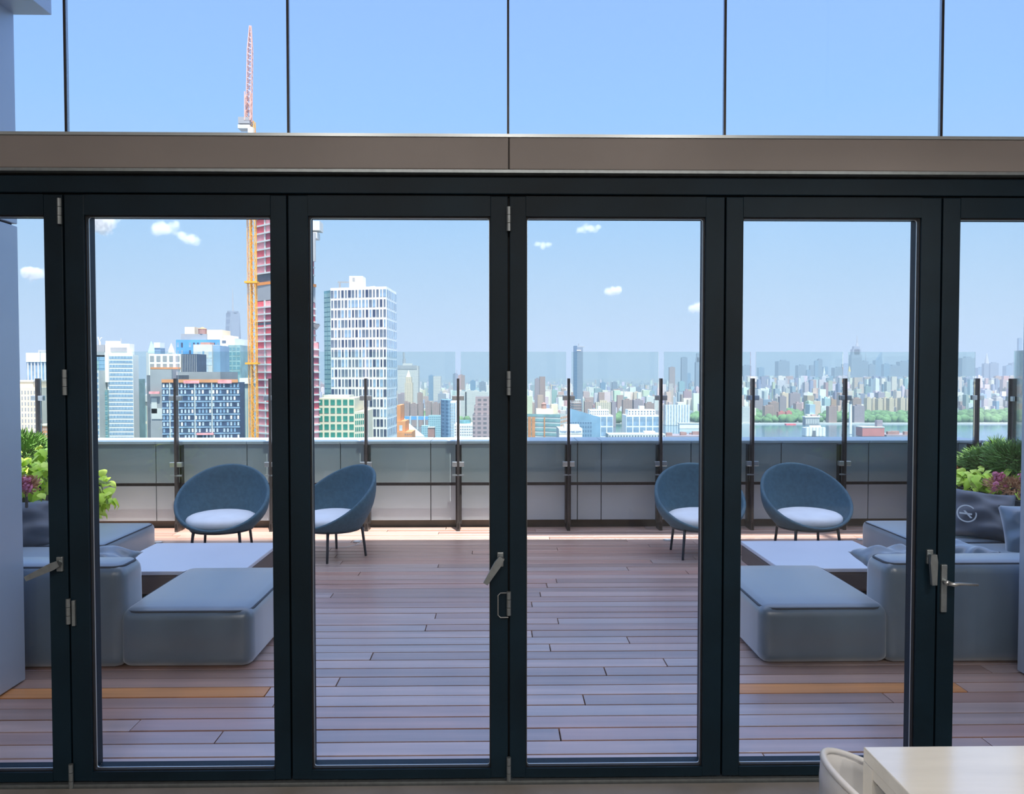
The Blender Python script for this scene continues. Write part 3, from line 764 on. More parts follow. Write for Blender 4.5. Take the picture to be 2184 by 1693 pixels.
mb.build('shell', 'plaster_shell', t, smooth=True)
q = [sh_rim(2 * PI * k / 64) * 1 + Vector((ox, oy, .004)) - Vector((-math.cos(2 * PI * k / 64), math.sin(2 * PI * k / 64), 0)) * .006 for k in range(64)]
MB().tube(q, .0085, 8, closed=True).build('rim', 'white_plastic', t, smooth=True)
for sx in (-1, 1):
    for sy in (-1, 1):
        MB().tube([(ox + sx * .1, oy + sy * .1, .41), (ox + sx * .2, oy + sy * .2, 0)], .012, 8).build('leg', 'dull_steel', t, smooth=True)
# unseen ceiling lamps, added to light the fascia beam
for i, x in enumerate((-1.6, 0.05, 1.7)):
    y, z = -2.0, Z_CEIL - .04
    t = thing('added_ceiling_lamp', 'unseen round white ceiling lamp added as fill light, ' + ('nearest the left-hand wall', 'in the middle of the room', 'nearest the right-hand wall')[i], 'lamp', (x, y, z), 'added ceiling fill lamps')
    MB().tube([(x, y, Z_CEIL), (x, y, z - .02)], .2, 24).build('housing', 'white_plastic', t)
    MB().tube([(x, y, z - .021), (x, y, z - .026)], .17, 24).build('diffuser', 'fill_lamp_glow', t)
    ld = bpy.data.lights.new('fill_lamp_light', 'AREA'); ld.shape = 'DISK'; ld.size = .34; ld.energy = 60; ld.color = (1, .92, .84)
    lo = bpy.data.objects.new('fill_lamp_light', ld); COL.objects.link(lo); lo.location = (x, y, z - .03)

# unseen pendant, added to brighten the dining table top
px_, py_ = 2.1, 1.5
t = thing('added_pendant_lamp', 'unseen black dome pendant lamp, added to brighten the stone dining table', 'lamp', (px_, py_, Z_CEIL))
MB().tube([(px_, py_, Z_CEIL), (px_, py_, 2.96)], .006, 6).build('cord', 'gasket', t)
MB().grid(lambda i, j: (px_ + (.04 + .18 * math.sin(j / 8 * PI / 2)) * math.cos(2 * PI * i / 28), py_ + (.04 + .18 * math.sin(j / 8 * PI / 2)) * math.sin(2 * PI * i / 28), 2.96 - .2 * (1 - math.cos(j / 8 * PI / 2))), 28, 9, closed_u=True).build('shade', 'gasket', t, smooth=True)
MB().tube([(px_, py_, 2.90), (px_, py_, 2.84)], .05, 14).build('bulb', 'fill_lamp_glow', t)
ld = bpy.data.lights.new('pendant_fill_light', 'AREA'); ld.shape = 'DISK'; ld.size = .3; ld.energy = 22; ld.color = (1, .94, .86)
lo = bpy.data.objects.new('pendant_fill_light', ld); COL.objects.link(lo); lo.location = (px_, py_, 2.79)
# ================================================================== the city beyond
GZ = -128.0
mat('c_white', (.80, .79, .76), .6, var=.05, scale=.1)
mat('c_cream', (.66, .58, .44), .7, var=.08, scale=.1)
mat('c_pale', (.54, .54, .51), .7, var=.08, scale=.1)
mat('c_grey', (.30, .31, .32), .7, var=.1, scale=.1)
mat('c_darkgrey', (.13, .14, .16), .6, var=.2, scale=.2)
mat('c_blue', (.10, .33, .62), .4, var=.15, scale=.08)
mat('c_skyblue', (.20, .33, .45), .25, var=.15, scale=.08)
mat('c_navy', (.045, .07, .13), .35, var=.25, scale=.3)
mat('c_teal', (.24, .38, .38), .25, var=.25, scale=.12)
mat('c_tealdark', (.13, .28, .32), .2, var=.3, scale=.2)
mat('c_window', (.13, .17, .23), .12, 0, var=.3, scale=.15)
mat('c_window_blue', (.22, .33, .45), .1, 0, var=.35, scale=.2)
mat('c_window_pale', (.45, .52, .58), .15, 0, var=.3, scale=.2)
mat('c_window_green', (.04, .22, .17), .15, 0, var=.3, scale=.3)
mat('c_red', (.80, .13, .15), .7, var=.3, scale=.3)
mat('c_red2', (.90, .33, .34), .7, var=.3, scale=.3)
mat('c_red3', (.42, .10, .14), .7, var=.3, scale=.3)
mat('c_reddark', (.22, .07, .08), .8, var=.3, scale=.3)
mat('c_orange', (.72, .26, .07), .6, var=.1, scale=.3)
mat('c_craneorange', (.85, .36, .03), .5)
mat('c_cranepink', (.72, .42, .34), .5)
mat('c_orangebrick', (.62, .27, .12), .7, var=.12, scale=.2)
mat('c_brick', (.36, .20, .17), .8, var=.12, scale=.1)
mat('c_mauve', (.30, .24, .27), .8, var=.12, scale=.1)
mat('c_redbrick', (.50, .17, .15), .8, var=.1, scale=.1)
mat('c_green', (.10, .19, .07), .9, var=.4, scale=.03)
mat('c_copper', (.35, .58, .48), .6)
mat('c_gold', (.75, .52, .12), .4)
mat('c_land', (.16, .18, .15), .9, var=.4, scale=.01)
mat('c_water', (.06, .14, .20), .12, 0, bump=.25, bscale=.05, spec=.6)
facade_mat('f_slate', (.22, .27, .33), (.10, .14, .2)); facade_mat('f_blue', (.18, .29, .40), (.09, .17, .27), 4, 2.4)
facade_mat('f_pale', (.62, .60, .54), (.22, .25, .28)); facade_mat('f_brown', (.40, .26, .21), (.15, .13, .13), 3.2, 4)
facade_mat('f_mauve', (.36, .28, .29), (.16, .15, .17), 3.2, 4); facade_mat('f_cream', (.68, .56, .40), (.30, .27, .22), 3.4, 5)
facade_mat('f_stripe', (.70, .70, .68), (.10, .14, .2), 200, 5, .01, .45); facade_mat('f_teal', (.30, .45, .48), (.13, .25, .29), 3.6, 3)
facade_mat('f_band', (.74, .74, .70), (.14, .17, .2), 3.6, 60, .5, .01); facade_mat('f_white', (.76, .75, .72), (.24, .29, .34), 3.6, 4)
attr_mat('c_mixed')

def pt(px, Y): return (Xat(px, Y), Y)
FOOT = []
def fp(px0, px1, Y, dep):
    if Y > 1800: FOOT.append((Xat(px0, Y) - 3, Xat(px1, Y) + 3, Y - 3, Y + dep + 3))
    return [pt(px0, Y), pt(px1, Y), (Xat(px1, Y), Y + dep), (Xat(px0, Y), Y + dep)]
def mass(name, parent, foot, z0, z1, m): return MB().prism(foot, z0, z1).build(name, m, parent)
def windows(parent, P, Q, z0, z1, cols, rows, fu, fz, m, name='window', proud=.12, stuff=False, widths=None, skip=None, mats=None, seed=1):
    """window grid on the face P->Q between z0 and z1; each window its own part unless stuff"""
    rn = random.Random(seed); F, L = frame2(P, Q, 0); cu = L / cols; cz = (z1 - z0) / rows; cache = {}; mb = MB()
    for r in range(rows):
        for k in range(cols):
            if skip and skip(r, k): continue
            f = widths[(k + r) % len(widths)] if widths else fu
            w, h = cu * f, cz * fz; x, z = (k + .5) * cu, z0 + (r + .5) * cz
            mt = rn.choice(mats) if mats else m
            if stuff: mb.box((x - w / 2, -proud, z - h / 2), (x + w / 2, .1, z + h / 2)); continue
            key = (f, mt)
            if key not in cache: cache[key] = MB().box((-w / 2, -proud, -h / 2), (w / 2, .1, h / 2)).mesh(name, mt)
            obj(name, cache[key], parent, F @ Matrix.Translation((x, 0, z)))
    if stuff:
        o = obj(name, mb.mesh(name, m), parent, F); o['kind'] = 'stuff'
def bands(parent, P, Q, zs, h, m, name='band', proud=.3):
    F, L = frame2(P, Q, 0)
    me = MB().box((-.05, -proud, -h / 2), (L + .05, .1, h / 2)).mesh(name, m)
    for z in zs: obj(name, me, parent, F @ Matrix.Translation((0, 0, z)))

def B(label, cat='building', px=0, Y=1, group=None, name='building'):
    return thing(name, label, cat, (Xat(px, Y), Y, GZ), group)

# ---- white gridded tower
Y = 352; t = B('white tower with a grid of staggered dark windows and grey roof plant', px=770, Y=Y, name='apartment_tower')
A_, B_, C_ = pt(706, 356), pt(825, 349), pt(846, 374); D_ = (A_[0] + C_[0] - B_[0], A_[1] + C_[1] - B_[1])
zt = Zat(609, 345)
mass('wall', t, [A_, B_, C_, D_], GZ, zt, 'c_white')
E_ = pt(692, 360)
mass('side_wing', t, [E_, A_, D_, (E_[0] + 3, E_[1] + 20)], GZ, zt - 1.0, 'c_tealdark')
zb = Zat(935, 345); rows = 15
windows(t, A_, B_, zb, zt - .6, 16, rows, .6, .74, 'c_window', widths=[.74, .46, .66, .5, .8], mats=['c_window', 'c_window', 'c_window_blue', 'c_navy'])
windows(t, B_, C_, zb, zt - .6, 6, rows, .62, .74, 'c_window_blue', stuff=True)
windows(t, E_, A_, zb, zt - 2, 2, rows * 2, .8, .8, 'c_teal', stuff=True)
rp = MB().prism(fp(746, 775, 358, 8), zt - 1, Zat(589, 358)).build('roof_plant', 'c_pale', t)
MB().box((Xat(753, 358), 357.9, Zat(600, 358)), (Xat(758, 358), 358.2, Zat(593, 358))).build('door', 'c_grey', rp)
MB().box((Xat(725, 356), 355, zt), (Xat(728, 356), 356, zt + 2.6)).box((Xat(722, 356), 355.2, zt + 2.2), (Xat(746, 356), 355.6, zt + 2.8)).build('davit', 'c_grey', t)
MB().tube([(*pt(780, 360), zt + .5), (*pt(800, 356), zt + .5)], .4, 6).build('roof_rail', 'c_white', t)

# ---- red netted tower under construction, with its crane
Y = 300; t = B('red netted high-rise under construction beside the orange crane', px=620, Y=Y, name='unfinished_tower')
CORN = pt(612, 292)
def red_part(pl, pr, y0, y1, floors, rightY):
    L_, R_ = pt(pl, 305), pt(pr, rightY); K = (L_[0] + R_[0] - CORN[0], L_[1] + R_[1] - CORN[1] + 4)
    z0, z1 = Zat(y1, 300), Zat(y0, 300); dz = (z1 - z0) / floors
    ins = lambda p: (p[0] + (CORN[0] - p[0]) * .02, p[1] + 1.0)
    mass('core', t, [ins(L_), (CORN[0], CORN[1] + 1.0), ins(R_), K], z0, z1, 'c_reddark')
    rn = random.Random(floors)
    for P_, Q_, cols in ((L_, CORN, 3), (CORN, R_, 4)):
        windows(t, P_, Q_, z0, z1, cols, floors, .86, .80, 'c_red', 'net_panel', .05, mats=['c_red', 'c_red', 'c_red2', 'c_red2', 'c_red3'], seed=floors + cols)
        bands(t, P_, Q_, [z0 + i * dz for i in range(floors)], .55, 'c_pale', 'floor_slab', .6)
        F, Lg = frame2(P_, Q_, 0)
        for k in range(1, cols):
            obj('column', MB().box((k * Lg / cols - .35, -.35, z0), (k * Lg / cols + .35, .2, z1)).mesh('column', 'c_pale'), t, F)
red_part(545, 680, 728, 940, 13, 309)
red_part(545, 673, 641, 728, 6, 309)
red_part(548, 671, 481, 583, 6, 308)
red_part(548, 669, 400, 481, 5, 308)
def red_band(pl, pr, y0, y1, m, name):
    L_, R_ = pt(pl, 305), pt(pr, 308); K = (L_[0] + R_[0] - CORN[0], L_[1] + R_[1] - CORN[1] + 4)
    return mass(name, t, [L_, (CORN[0], CORN[1] - .3), R_, K], Zat(y1, 300), Zat(y0, 300), m)
red_band(545, 674, 608, 641, 'c_grey', 'concrete_storey'); red_band(548, 671, 583, 603, 'c_darkgrey', 'open_storey')
red_band(543, 676, 602, 608, 'c_orange', 'edge_board'); red_band(544, 682, 688, 693, 'c_darkgrey', 'debris_net')
MB().prism(fp(660, 684, 300, 6), Zat(492, 300), Zat(472, 300)).build('hoist_platform', 'c_pale', t)
MB().prism(fp(660, 678, 299, 5), Zat(510, 300), Zat(497, 300)).build('hoist_platform', 'c_pale', t)
MB().tube([(*pt(671, 298), Zat(500, 300)), (*pt(671, 298), Zat(560, 300))], .8, 8).build('chute', 'c_grey', t)
MB().add([(*pt(664, 300), Zat(690, 300)), (*pt(684, 298), Zat(694, 300)), (*pt(677, 298), Zat(704, 300)), (*pt(664, 300), Zat(700, 300))], [(0, 1, 2, 3)]).build('debris_net', 'c_darkgrey', t)

def lattice(mb, pa, pb, w, n, r, r2):
    pa, pb = Vector(pa), Vector(pb); w0, w1 = w if isinstance(w, tuple) else (w, w)
    def cn(i, k):
        f = i / n; h = (w0 + (w1 - w0) * f) / 2; p = pa.lerp(pb, f)
        return p + Vector(((-h, h, h, -h)[k], (-h, -h, h, h)[k], 0))
    for k in range(4): mb.tube([cn(0, k), cn(n, k)], r, 4)
    for i in range(n):
        for k in range(4):
            j = (k + 1) % 4
            mb.tube([cn(i, k), cn(i + 1, j)] if (i + k) % 2 else [cn(i, j), cn(i + 1, k)], r2, 3)
            if k == 0: mb.tube([cn(i, 0), cn(i, 1)], r2, 3)
    return mb
Yc = 283; t = B('tall orange tower crane beside the red netted high-rise, its jib raised above the beam', 'crane', 540, Yc, name='tower_crane')
xm = Xat(542.5, Yc); xm2 = Xat(533, Yc)
lattice(MB(), (xm, Yc, GZ), (xm, Yc, Zat(262, Yc)), 1.75, 74, .17, .085).build('mast', 'c_craneorange', t)
hb = thing('builders_hoist', 'slim orange and white hoist mast left of the crane mast', 'hoist', (xm2, Yc, GZ))
lattice(MB(), (xm2, Yc + 1, GZ), (xm2, Yc + 1, Zat(420, Yc)), 1.35, 70, .10, .06).build('mast', 'c_craneorange', hb)
for yy in (603, 775, 462):
    MB().box((Xat(525, Yc), Yc - 1.2, Zat(yy + 2, Yc)), (Xat(552, Yc), Yc + 1.6, Zat(yy - 2, Yc))).build('tie_collar', 'c_craneorange', t)
jb = tuple(atY(531, 262, Yc)); jt = tuple(atY(534, 55, Yc)); jm = tuple(Vector(jb).lerp(Vector(jt), .75))
lattice(MB(), jb, jm, (1.7, 1.5), 24, .16, .10).build('jib', 'c_cranepink', t)
lattice(MB(), jm, jt, (1.5, .5), 9, .16, .10).build('jib_tip', 'c_cranepink', t)
lattice(MB(), atY(529.5, 258, Yc - 1), atY(529.5, 197, Yc - 1), 1.9, 4, .2, .12).build('gantry', 'c_cranepink', t)
MB().box((Xat(517, Yc), Yc - 2, Zat(270, Yc)), (Xat(541, Yc), Yc + 2, Zat(256, Yc))).build('counterweight', 'c_grey', t)
MB().box((Xat(516, Yc), Yc - 2, Zat(280, Yc)), (Xat(541, Yc), Yc + 2, Zat(272, Yc))).build('slewing_platform', 'c_pale', t)
MB().box((Xat(538, Yc), Yc - 2.4, Zat(290, Yc)), (Xat(548, Yc), Yc, Zat(278, Yc))).build('cab', 'c_white', t)

# ---- green windowed block in front of the white tower
Y = 318; t = B('cream block with square green windows in front of the white gridded tower', px=720, Y=Y, name='office_block')
A_, B_, C_ = pt(676, 318), pt(756, 318), pt(776, 345); zt = Zat(849, 318)
mass('wall', t, [A_, B_, (C_[0], 345), (A_[0], 350)], GZ, zt, 'c_cream')
mass('low_wing', t, [B_, pt(776, 322), (Xat(776, 322), 344), (B_[0], 344)], GZ, Zat(878, 318), 'c_cream')
z0 = Zat(936, 318); windows(t, A_, B_, z0, zt, 6, 5, .7, .66, 'c_window_green')
windows(t, B_, pt(776, 322), z0, Zat(880, 318), 5, 4, .6, .6, 'c_window_green', stuff=True)
MB().prism(fp(690, 745, 326, 10), zt, zt + 1.0).build('roof_edge', 'c_pale', t)

# ---- teal banded tower
Y = 455; t = B('stepped pale teal glass tower with white bands, left of the dark navy block', px=245, Y=Y, name='office_tower')
zt = Zat(757, Y)
mass('wall', t, fp(229, 284, Y, 7), GZ, zt, 'c_white')
mass('glass_wing', t, fp(187, 229, Y + 6, 26), GZ, Zat(757, Y), 'c_skyblue')
mass('glass_skirt', t, fp(195, 228.5, Y - 1.5, 10), GZ, Zat(831, Y), 'c_teal')
mass('glass_return', t, fp(284.5, 296, Y + 7.5, 8), GZ, Zat(808, Y), 'c_teal')
mass('low_block', t, fp(185, 211, Y - 8, 12), GZ, Zat(790, Y), 'c_pale')
mass('shaft', t, fp(224, 232, Y - 1, 8), Zat(815, Y), Zat(752, Y), 'c_white')
mass('plant_room', t, fp(225, 277, Y + 3, 6), zt - 2, Zat(733, Y), 'c_white')
mass('plant_room', t, fp(197, 224, Y + 6, 14), zt - 3, Zat(735, Y), 'c_grey')
mass('louvre', t, fp(236, 271, Y + 2.7, 1), Zat(752, Y), Zat(741, Y), 'c_grey')
mass('roof_pod', t, fp(226, 251, Y + 4, 4), Zat(733, Y), Zat(727, Y), 'c_white')
z0 = Zat(937, Y)
windows(t, pt(231, Y), pt(284, Y), z0, zt - .3, 1, 20, .97, .62, 'c_window_blue', 'window_band', .12)
windows(t, pt(231, Y), pt(284, Y), z0, zt - .3, 24, 20, .3, .60, 'c_window_pale', 'mullion', .22, stuff=True, skip=lambda r, k: (r * 7 + k * 5) % 3 == 0)
windows(t, pt(195, Y - 1.5), pt(228.5, Y - 1.5), z0, Zat(833, Y), 3, 10, .92, .6, 'c_tealdark', 'window')
windows(t, pt(185, Y - 8), pt(211, Y - 8), z0, Zat(793, Y), 2, 12, .8, .6, 'c_window_blue', 'window')
windows(t, pt(187, Y + 6), pt(224, Y + 6), Zat(830, Y), Zat(760, Y), 3, 8, .94, .85, 'c_skyblue', 'window', mats=['c_skyblue', 'c_teal'])
windows(t, pt(284.5, Y + 7.5), pt(296, Y + 7.5), z0, Zat(810, Y), 3, 14, .8, .6, 'c_tealdark', 'window')
MB().tube([(*pt(214, Y + 8), Zat(735, Y)), (*pt(214, Y + 8), Zat(727, Y))], .5, 6).tube([(*pt(210, Y + 8), Zat(718, Y)), (*pt(213, Y + 8), Zat(727, Y)), (*pt(218, Y + 8), Zat(719, Y))], .35, 5).build('antenna', 'c_white', t)
MB().tube([(*pt(259, Y + 8), Zat(733, Y)), (*pt(259, Y + 8), Zat(721, Y))], .3, 5).build('antenna', 'c_grey', t)

# ---- navy block with paired bright windows
Y = 415; t = B('dark navy block with paired bright windows and an orange edge board along its roof', px=430, Y=Y, name='unfinished_block')
zt = Zat(815, Y); A_, B_ = pt(345, Y), pt(511, Y + 5)
mass('wall', t, [A_, B_, (B_[0] + 1, Y + 10), (A_[0], Y + 10)], GZ, zt, 'c_navy')
z0 = Zat(938, Y)
windows(t, A_, B_, z0, zt, 22, 9, .5, .55, 'c_window_pale', 'window', .15, skip=lambda r, k: (k * 7 + r * 3) % 5 == 0, mats=['c_window_pale', 'c_window_pale', 'c_window_blue', 'c_white'], seed=5)
bands(t, A_, B_, [z0 + (zt - z0) / 9 * i for i in range(1, 9)], .8, 'c_window_blue', 'floor_band', .2)
F, L = frame2(A_, B_, 0)
for x in (.10, .42, .64): obj('riser', MB().box((L * x - .25, -.5, GZ), (L * x + .25, .1, zt)).mesh('riser', 'c_pale'), t, F)
obj('edge_board', MB().box((0, -.6, zt - .2), (L * .98, .2, zt + 1.5)).mesh('edge_board', 'c_orangebrick'), t, F)
obj('edge_net', MB().box((L * .28, -.8, zt - .6), (L * .48, -.1, zt + .9)).mesh('edge_net', 'c_red2'), t, F)
obj('edge_net', MB().box((L * .72, -.8, zt - .6), (L * .90, -.1, zt + 1.2)).mesh('edge_net', 'c_red2'), t, F)
obj('swing_stage', MB().box((L * .44, -1.4, Zat(927, Y)), (L * .66, -.4, Zat(923, Y))).mesh('swing_stage', 'c_red2'), t, F)
# ---- grey blank-sided block left of it with white frame crown
Y = 470; t = B('blank grey block with a white latticed crown, between the teal tower and the navy block', px=350, Y=Y, name='office_block')
mass('wall', t, fp(313, 372, Y - 40, 50), GZ, Zat(800, Y - 40), 'c_darkgrey')
mass('wall', t, fp(320, 366, Y - 44, 6), GZ, Zat(788, Y - 40), 'c_grey')
mass('crown', t, fp(318, 386, Y + 10, 20), Zat(800, Y), Zat(755, Y + 10), 'c_white')
windows(t, pt(318, Y + 10), pt(386, Y + 10), Zat(790, Y + 10), Zat(756, Y + 10), 5, 2, .62, .66, 'c_grey', 'opening', .2)
mass('edge_board', t, fp(321, 384, Y + 9, 1), Zat(787, Y), Zat(783, Y), 'c_orangebrick')
mass('patch', t, fp(322, 334, Y - 44.3, .4), Zat(880, Y - 40), Zat(848, Y - 40), 'c_pale'); mass('patch', t, fp(322, 345, Y - 44.3, .4), Zat(892, Y - 40), Zat(870, Y - 40), 'c_pale')
mass('swing_stage', t, fp(317, 339, Y - 46, 1), Zat(839, Y - 40), Zat(834, Y - 40), 'c_red2')
mass('roof_slab', t, fp(366, 470, Y - 20, 30), Zat(820, Y), Zat(793, Y - 20), 'c_grey')
t = B('dark louvred box standing on the grey roof in front of the blue building', px=405, Y=500, name='cooling_tower')
mass('louvre_box', t, fp(388, 421, 480, 15), Zat(800, 480), Zat(755, 480), 'c_navy')
windows(t, pt(388, 480), pt(421, 480), Zat(793, 480), Zat(756, 480), 9, 1, .25, 1, 'c_grey', 'fin', .5)
# ---- blue building group
Y = 660; t = B('bright blue building with beige roof plant below the tall hazy spire', px=430, Y=Y, name='office_tower')
mass('wall', t, fp(376, 470, Y, 40), GZ, Zat(725, Y), 'c_blue')
mass('tower_strip', t, fp(470, 501, Y - 4, 40), GZ, Zat(722, Y), 'c_white'); mass('glass_strip', t, fp(487, 513, Y - 10, 30), GZ, Zat(737, Y), 'c_teal')
mass('plant_room', t, fp(387, 442, Y + 5, 20), Zat(726, Y), Zat(712, Y), 'c_grey'); mass('plant_room', t, fp(395, 416, Y + 6, 20), Zat(726, Y), Zat(697, Y), 'c_cream')
mass('plant_room', t, fp(442, 475, Y + 6, 20), Zat(724, Y), Zat(703, Y), 'c_cream'); mass('plant_room', t, fp(470, 493, Y + 8, 20), Zat(724, Y), Zat(715, Y), 'c_cream')
MB().tube([(*pt(433, Y + 8), Zat(712, Y)), (*pt(433, Y + 8), Zat(701, Y))], 3.4, 14).build('water_tank', 'c_brick', t)
MB().tube([(*pt(433, Y + 8), Zat(701, Y)), (*pt(433, Y + 8), Zat(697, Y))], [3.6, .3], 14).build('tank_roof', 'c_orangebrick', t)
windows(t, pt(376, Y), pt(470, Y), Zat(760, Y), Zat(728, Y), 11, 2, .5, .62, 'c_window_blue', 'window', mats=['c_window_blue', 'c_navy'], skip=lambda r, k: k in (2, 6))
windows(t, pt(470, Y - 4), pt(487, Y - 4), Zat(815, Y), Zat(724, Y), 1, 8, .5, .5, 'c_window', 'window'); windows(t, pt(487, Y - 10), pt(513, Y - 10), Zat(800, Y), Zat(740, Y), 3, 6, .7, .55, 'c_tealdark', 'window')
t = B('pale glass block in front of the bright blue building', px=435, Y=600, name='office_block')
mass('wall', t, fp(413, 453, 590, 20), GZ, Zat(735, 590), 'c_pale'); mass('glass_side', t, fp(453, 470, 592, 20), GZ, Zat(737, 590), 'c_skyblue')
windows(t, pt(413, 590), pt(453, 590), Zat(795, 590), Zat(749, 590), 5, 3, .9, .9, 'c_window_pale', 'window', mats=['c_window_pale', 'c_pale']); mass('slot', t, fp(432, 436, 589.7, .5), Zat(795, 590), Zat(749, 590), 'c_skyblue')
mass('roof_plant', t, fp(428, 449, 594, 8), Zat(735, 590), Zat(730, 590), 'c_brick')
t = B('pale green ribbed tower between the navy block and the crane mast', px=520, Y=430, name='office_tower')
mass('wall', t, fp(511, 529, 440, 30), GZ, Zat(815, 440), 'c_pale'); mass('cornice', t, fp(510.5, 529, 439, 31), Zat(818, 440), Zat(806, 440), 'c_white')
windows(t, pt(511, 440), pt(529, 440), GZ, Zat(820, 440), 4, 1, .4, 1, 'c_teal', 'window_strip', .1)
t = B('cream and green corner house below the pale teal tower', px=305, Y=560, name='house_block')
mass('wall', t, fp(299, 313, 520, 20), GZ, Zat(856, 520), 'c_cream'); mass('roof', t, fp(298.5, 313, 519, 22), Zat(856, 520), Zat(842, 520), 'c_pale'); windows(t, pt(299, 520), pt(313, 520), Zat(938, 520), Zat(862, 520), 3, 2, .5, .85, 'c_teal', 'window')
# ---- pane beside the left wing
t = B('tower with white vertical piers seen past the left wing wall', px=90, Y=600, name='office_tower')
mass('wall', t, fp(57, 180, 610, 40), GZ, Zat(757, 610), 'c_window_blue'); mass('crown', t, fp(56, 181, 609, 42), Zat(772, 610), Zat(753, 610), 'c_white')
windows(t, pt(57, 610), pt(180, 610), GZ, Zat(760, 610), 17, 1, .3, 1, 'c_white', 'pier', .6); mass('plant_room', t, fp(82, 150, 620, 20), Zat(754, 610), Zat(746, 610), 'c_grey')
t = B('cream stepped masonry tower beside the left wing wall', px=60, Y=480, name='office_tower')
mass('wall', t, fp(10, 76, 480, 30), GZ, Zat(826, 480), 'c_cream'); mass('setback', t, fp(14, 70, 484, 22), Zat(826, 480), Zat(812, 480), 'c_cream'); mass('cornice', t, fp(13, 71, 483.5, 23), Zat(814, 480), Zat(811, 480), 'c_pale')
windows(t, pt(10, 480), pt(76, 480), Zat(938, 480), Zat(830, 480), 10, 9, .35, .55, 'c_grey', 'window')
t = B('low tan block behind the railing post at the far left', px=95, Y=470, name='house_block')
mass('wall', t, fp(78, 110, 430, 20), GZ, Zat(905, 430), 'c_orangebrick'); mass('parapet', t, fp(77.5, 110, 429.5, 21), Zat(907, 430), Zat(904, 430), 'c_cream'); windows(t, pt(78, 430), pt(110, 430), Zat(938, 430), Zat(910, 430), 6, 3, .4, .5, 'c_grey', 'window')
# small crowns peeping over the roofs
t = B('white tower with a green copper pyramid roof peeping over the latticed crown', px=323, Y=2600, name='skyscraper')
mass('shaft', t, fp(312, 335, 2600, 30), GZ, Zat(752, 2600), 'f_pale'); p = pt(323, 2610); MB().add([(Xat(316, 2600), 2600, Zat(752, 2600)), (Xat(331, 2600), 2600, Zat(752, 2600)), (Xat(331, 2600), 2624, Zat(752, 2600)), (Xat(316, 2600), 2624, Zat(752, 2600)), (*p, Zat(727, 2600))], [(0, 1, 4), (1, 2, 4), (2, 3, 4), (3, 0, 4)]).build('pyramid_roof', 'c_copper', t)
t = B('pale tower with a rounded ornate top beside the blue building', px=366, Y=2500, name='skyscraper')
mass('shaft', t, fp(357, 376, 2500, 30), GZ, Zat(752, 2500), 'f_pale'); MB().tube([(*pt(366, 2510), Zat(753, 2500)), (*pt(366, 2510), Zat(745, 2500)), (*pt(366, 2510), Zat(732, 2500))], [11, 8, .8], 12).build('dome', 'c_pale', t)
t = B('white topped tower beside the copper pyramid', px=337, Y=1500, name='skyscraper')
mass('shaft', t, fp(330, 343, 1500, 20), GZ, Zat(742, 1500), 'f_blue'); mass('top', t, fp(329, 342, 1499, 21), Zat(742, 1500), Zat(731, 1500), 'c_white')

# ---- the tall hazy spire
Y = 3840; t = B('tall tapering glass skyscraper with a needle spire, hazy behind the crane', px=498, Y=Y, name='skyscraper')
cx, wd = Xat(498, Y), 31; zt = Zat(668, Y)
q = [(-.5, -.5), (.5, -.5), (.5, .5), (-.5, .5)]; top = [(0, -.5), (.5, 0), (0, .5), (-.5, 0)]
vs = [(cx + a * wd * 2.3, Y + b * wd * 2.3, GZ) for a, b in q] + [(cx + a * wd * 2.1, Y + b * wd * 2.1, zt) for a, b in top]
MB().add(vs, [(0, 1, 4), (1, 5, 4), (1, 2, 5), (2, 6, 5), (2, 3, 6), (3, 7, 6), (3, 0, 7), (0, 4, 7), (4, 5, 6, 7)]).build('shaft', 'f_slate', t)
MB().tube([(cx, Y, zt), (cx, Y, zt + 8)], 26, 20).build('roof_ring', 'f_slate', t)
MB().tube([(cx, Y, zt + 6), (cx, Y, Zat(638, Y)), (cx, Y, Zat(614, Y))], [4, 2.6, .8], 8).build('spire', 'c_grey', t)

# ---- generic towers of the far skyline
def tower(px0, px1, ytop, Y, m, label, step=None, roof=None, spire=None, dep=None, group='skyscrapers of the far skyline', name='skyscraper'):
    t = B(label, px=(px0 + px1) / 2, Y=Y, group=group, name=name); w = Xat(px1, Y) - Xat(px0, Y); dep = dep or w * .9; zt = Zat(ytop, Y)
    mass('shaft', t, fp(px0, px1, Y, dep), GZ, zt, m)
    if step:
        for a, b, yt in step: mass('setback', t, fp(a, b, Y + dep * .2, dep * .6), zt - 1, Zat(yt, Y), m)
    else: mass('roof_box', t, fp(px0 + (px1 - px0) * .25, px0 + (px1 - px0) * .7, Y + dep * .2, dep * .4), zt, zt + max(3, w * .12), m)
    if spire: MB().tube([(*pt(spire[0], Y + dep / 2), zt), (*pt(spire[0], Y + dep / 2), Zat(spire[1], Y))], [spire[2] if len(spire) > 2 else 2.5, .6], 6).build('spire', 'c_grey', t)
    if roof: roof(t, zt)
    return t
tower(518, 529, 765, 3300, 'f_blue', 'hazy blue tower between the spired skyscraper and the crane mast')
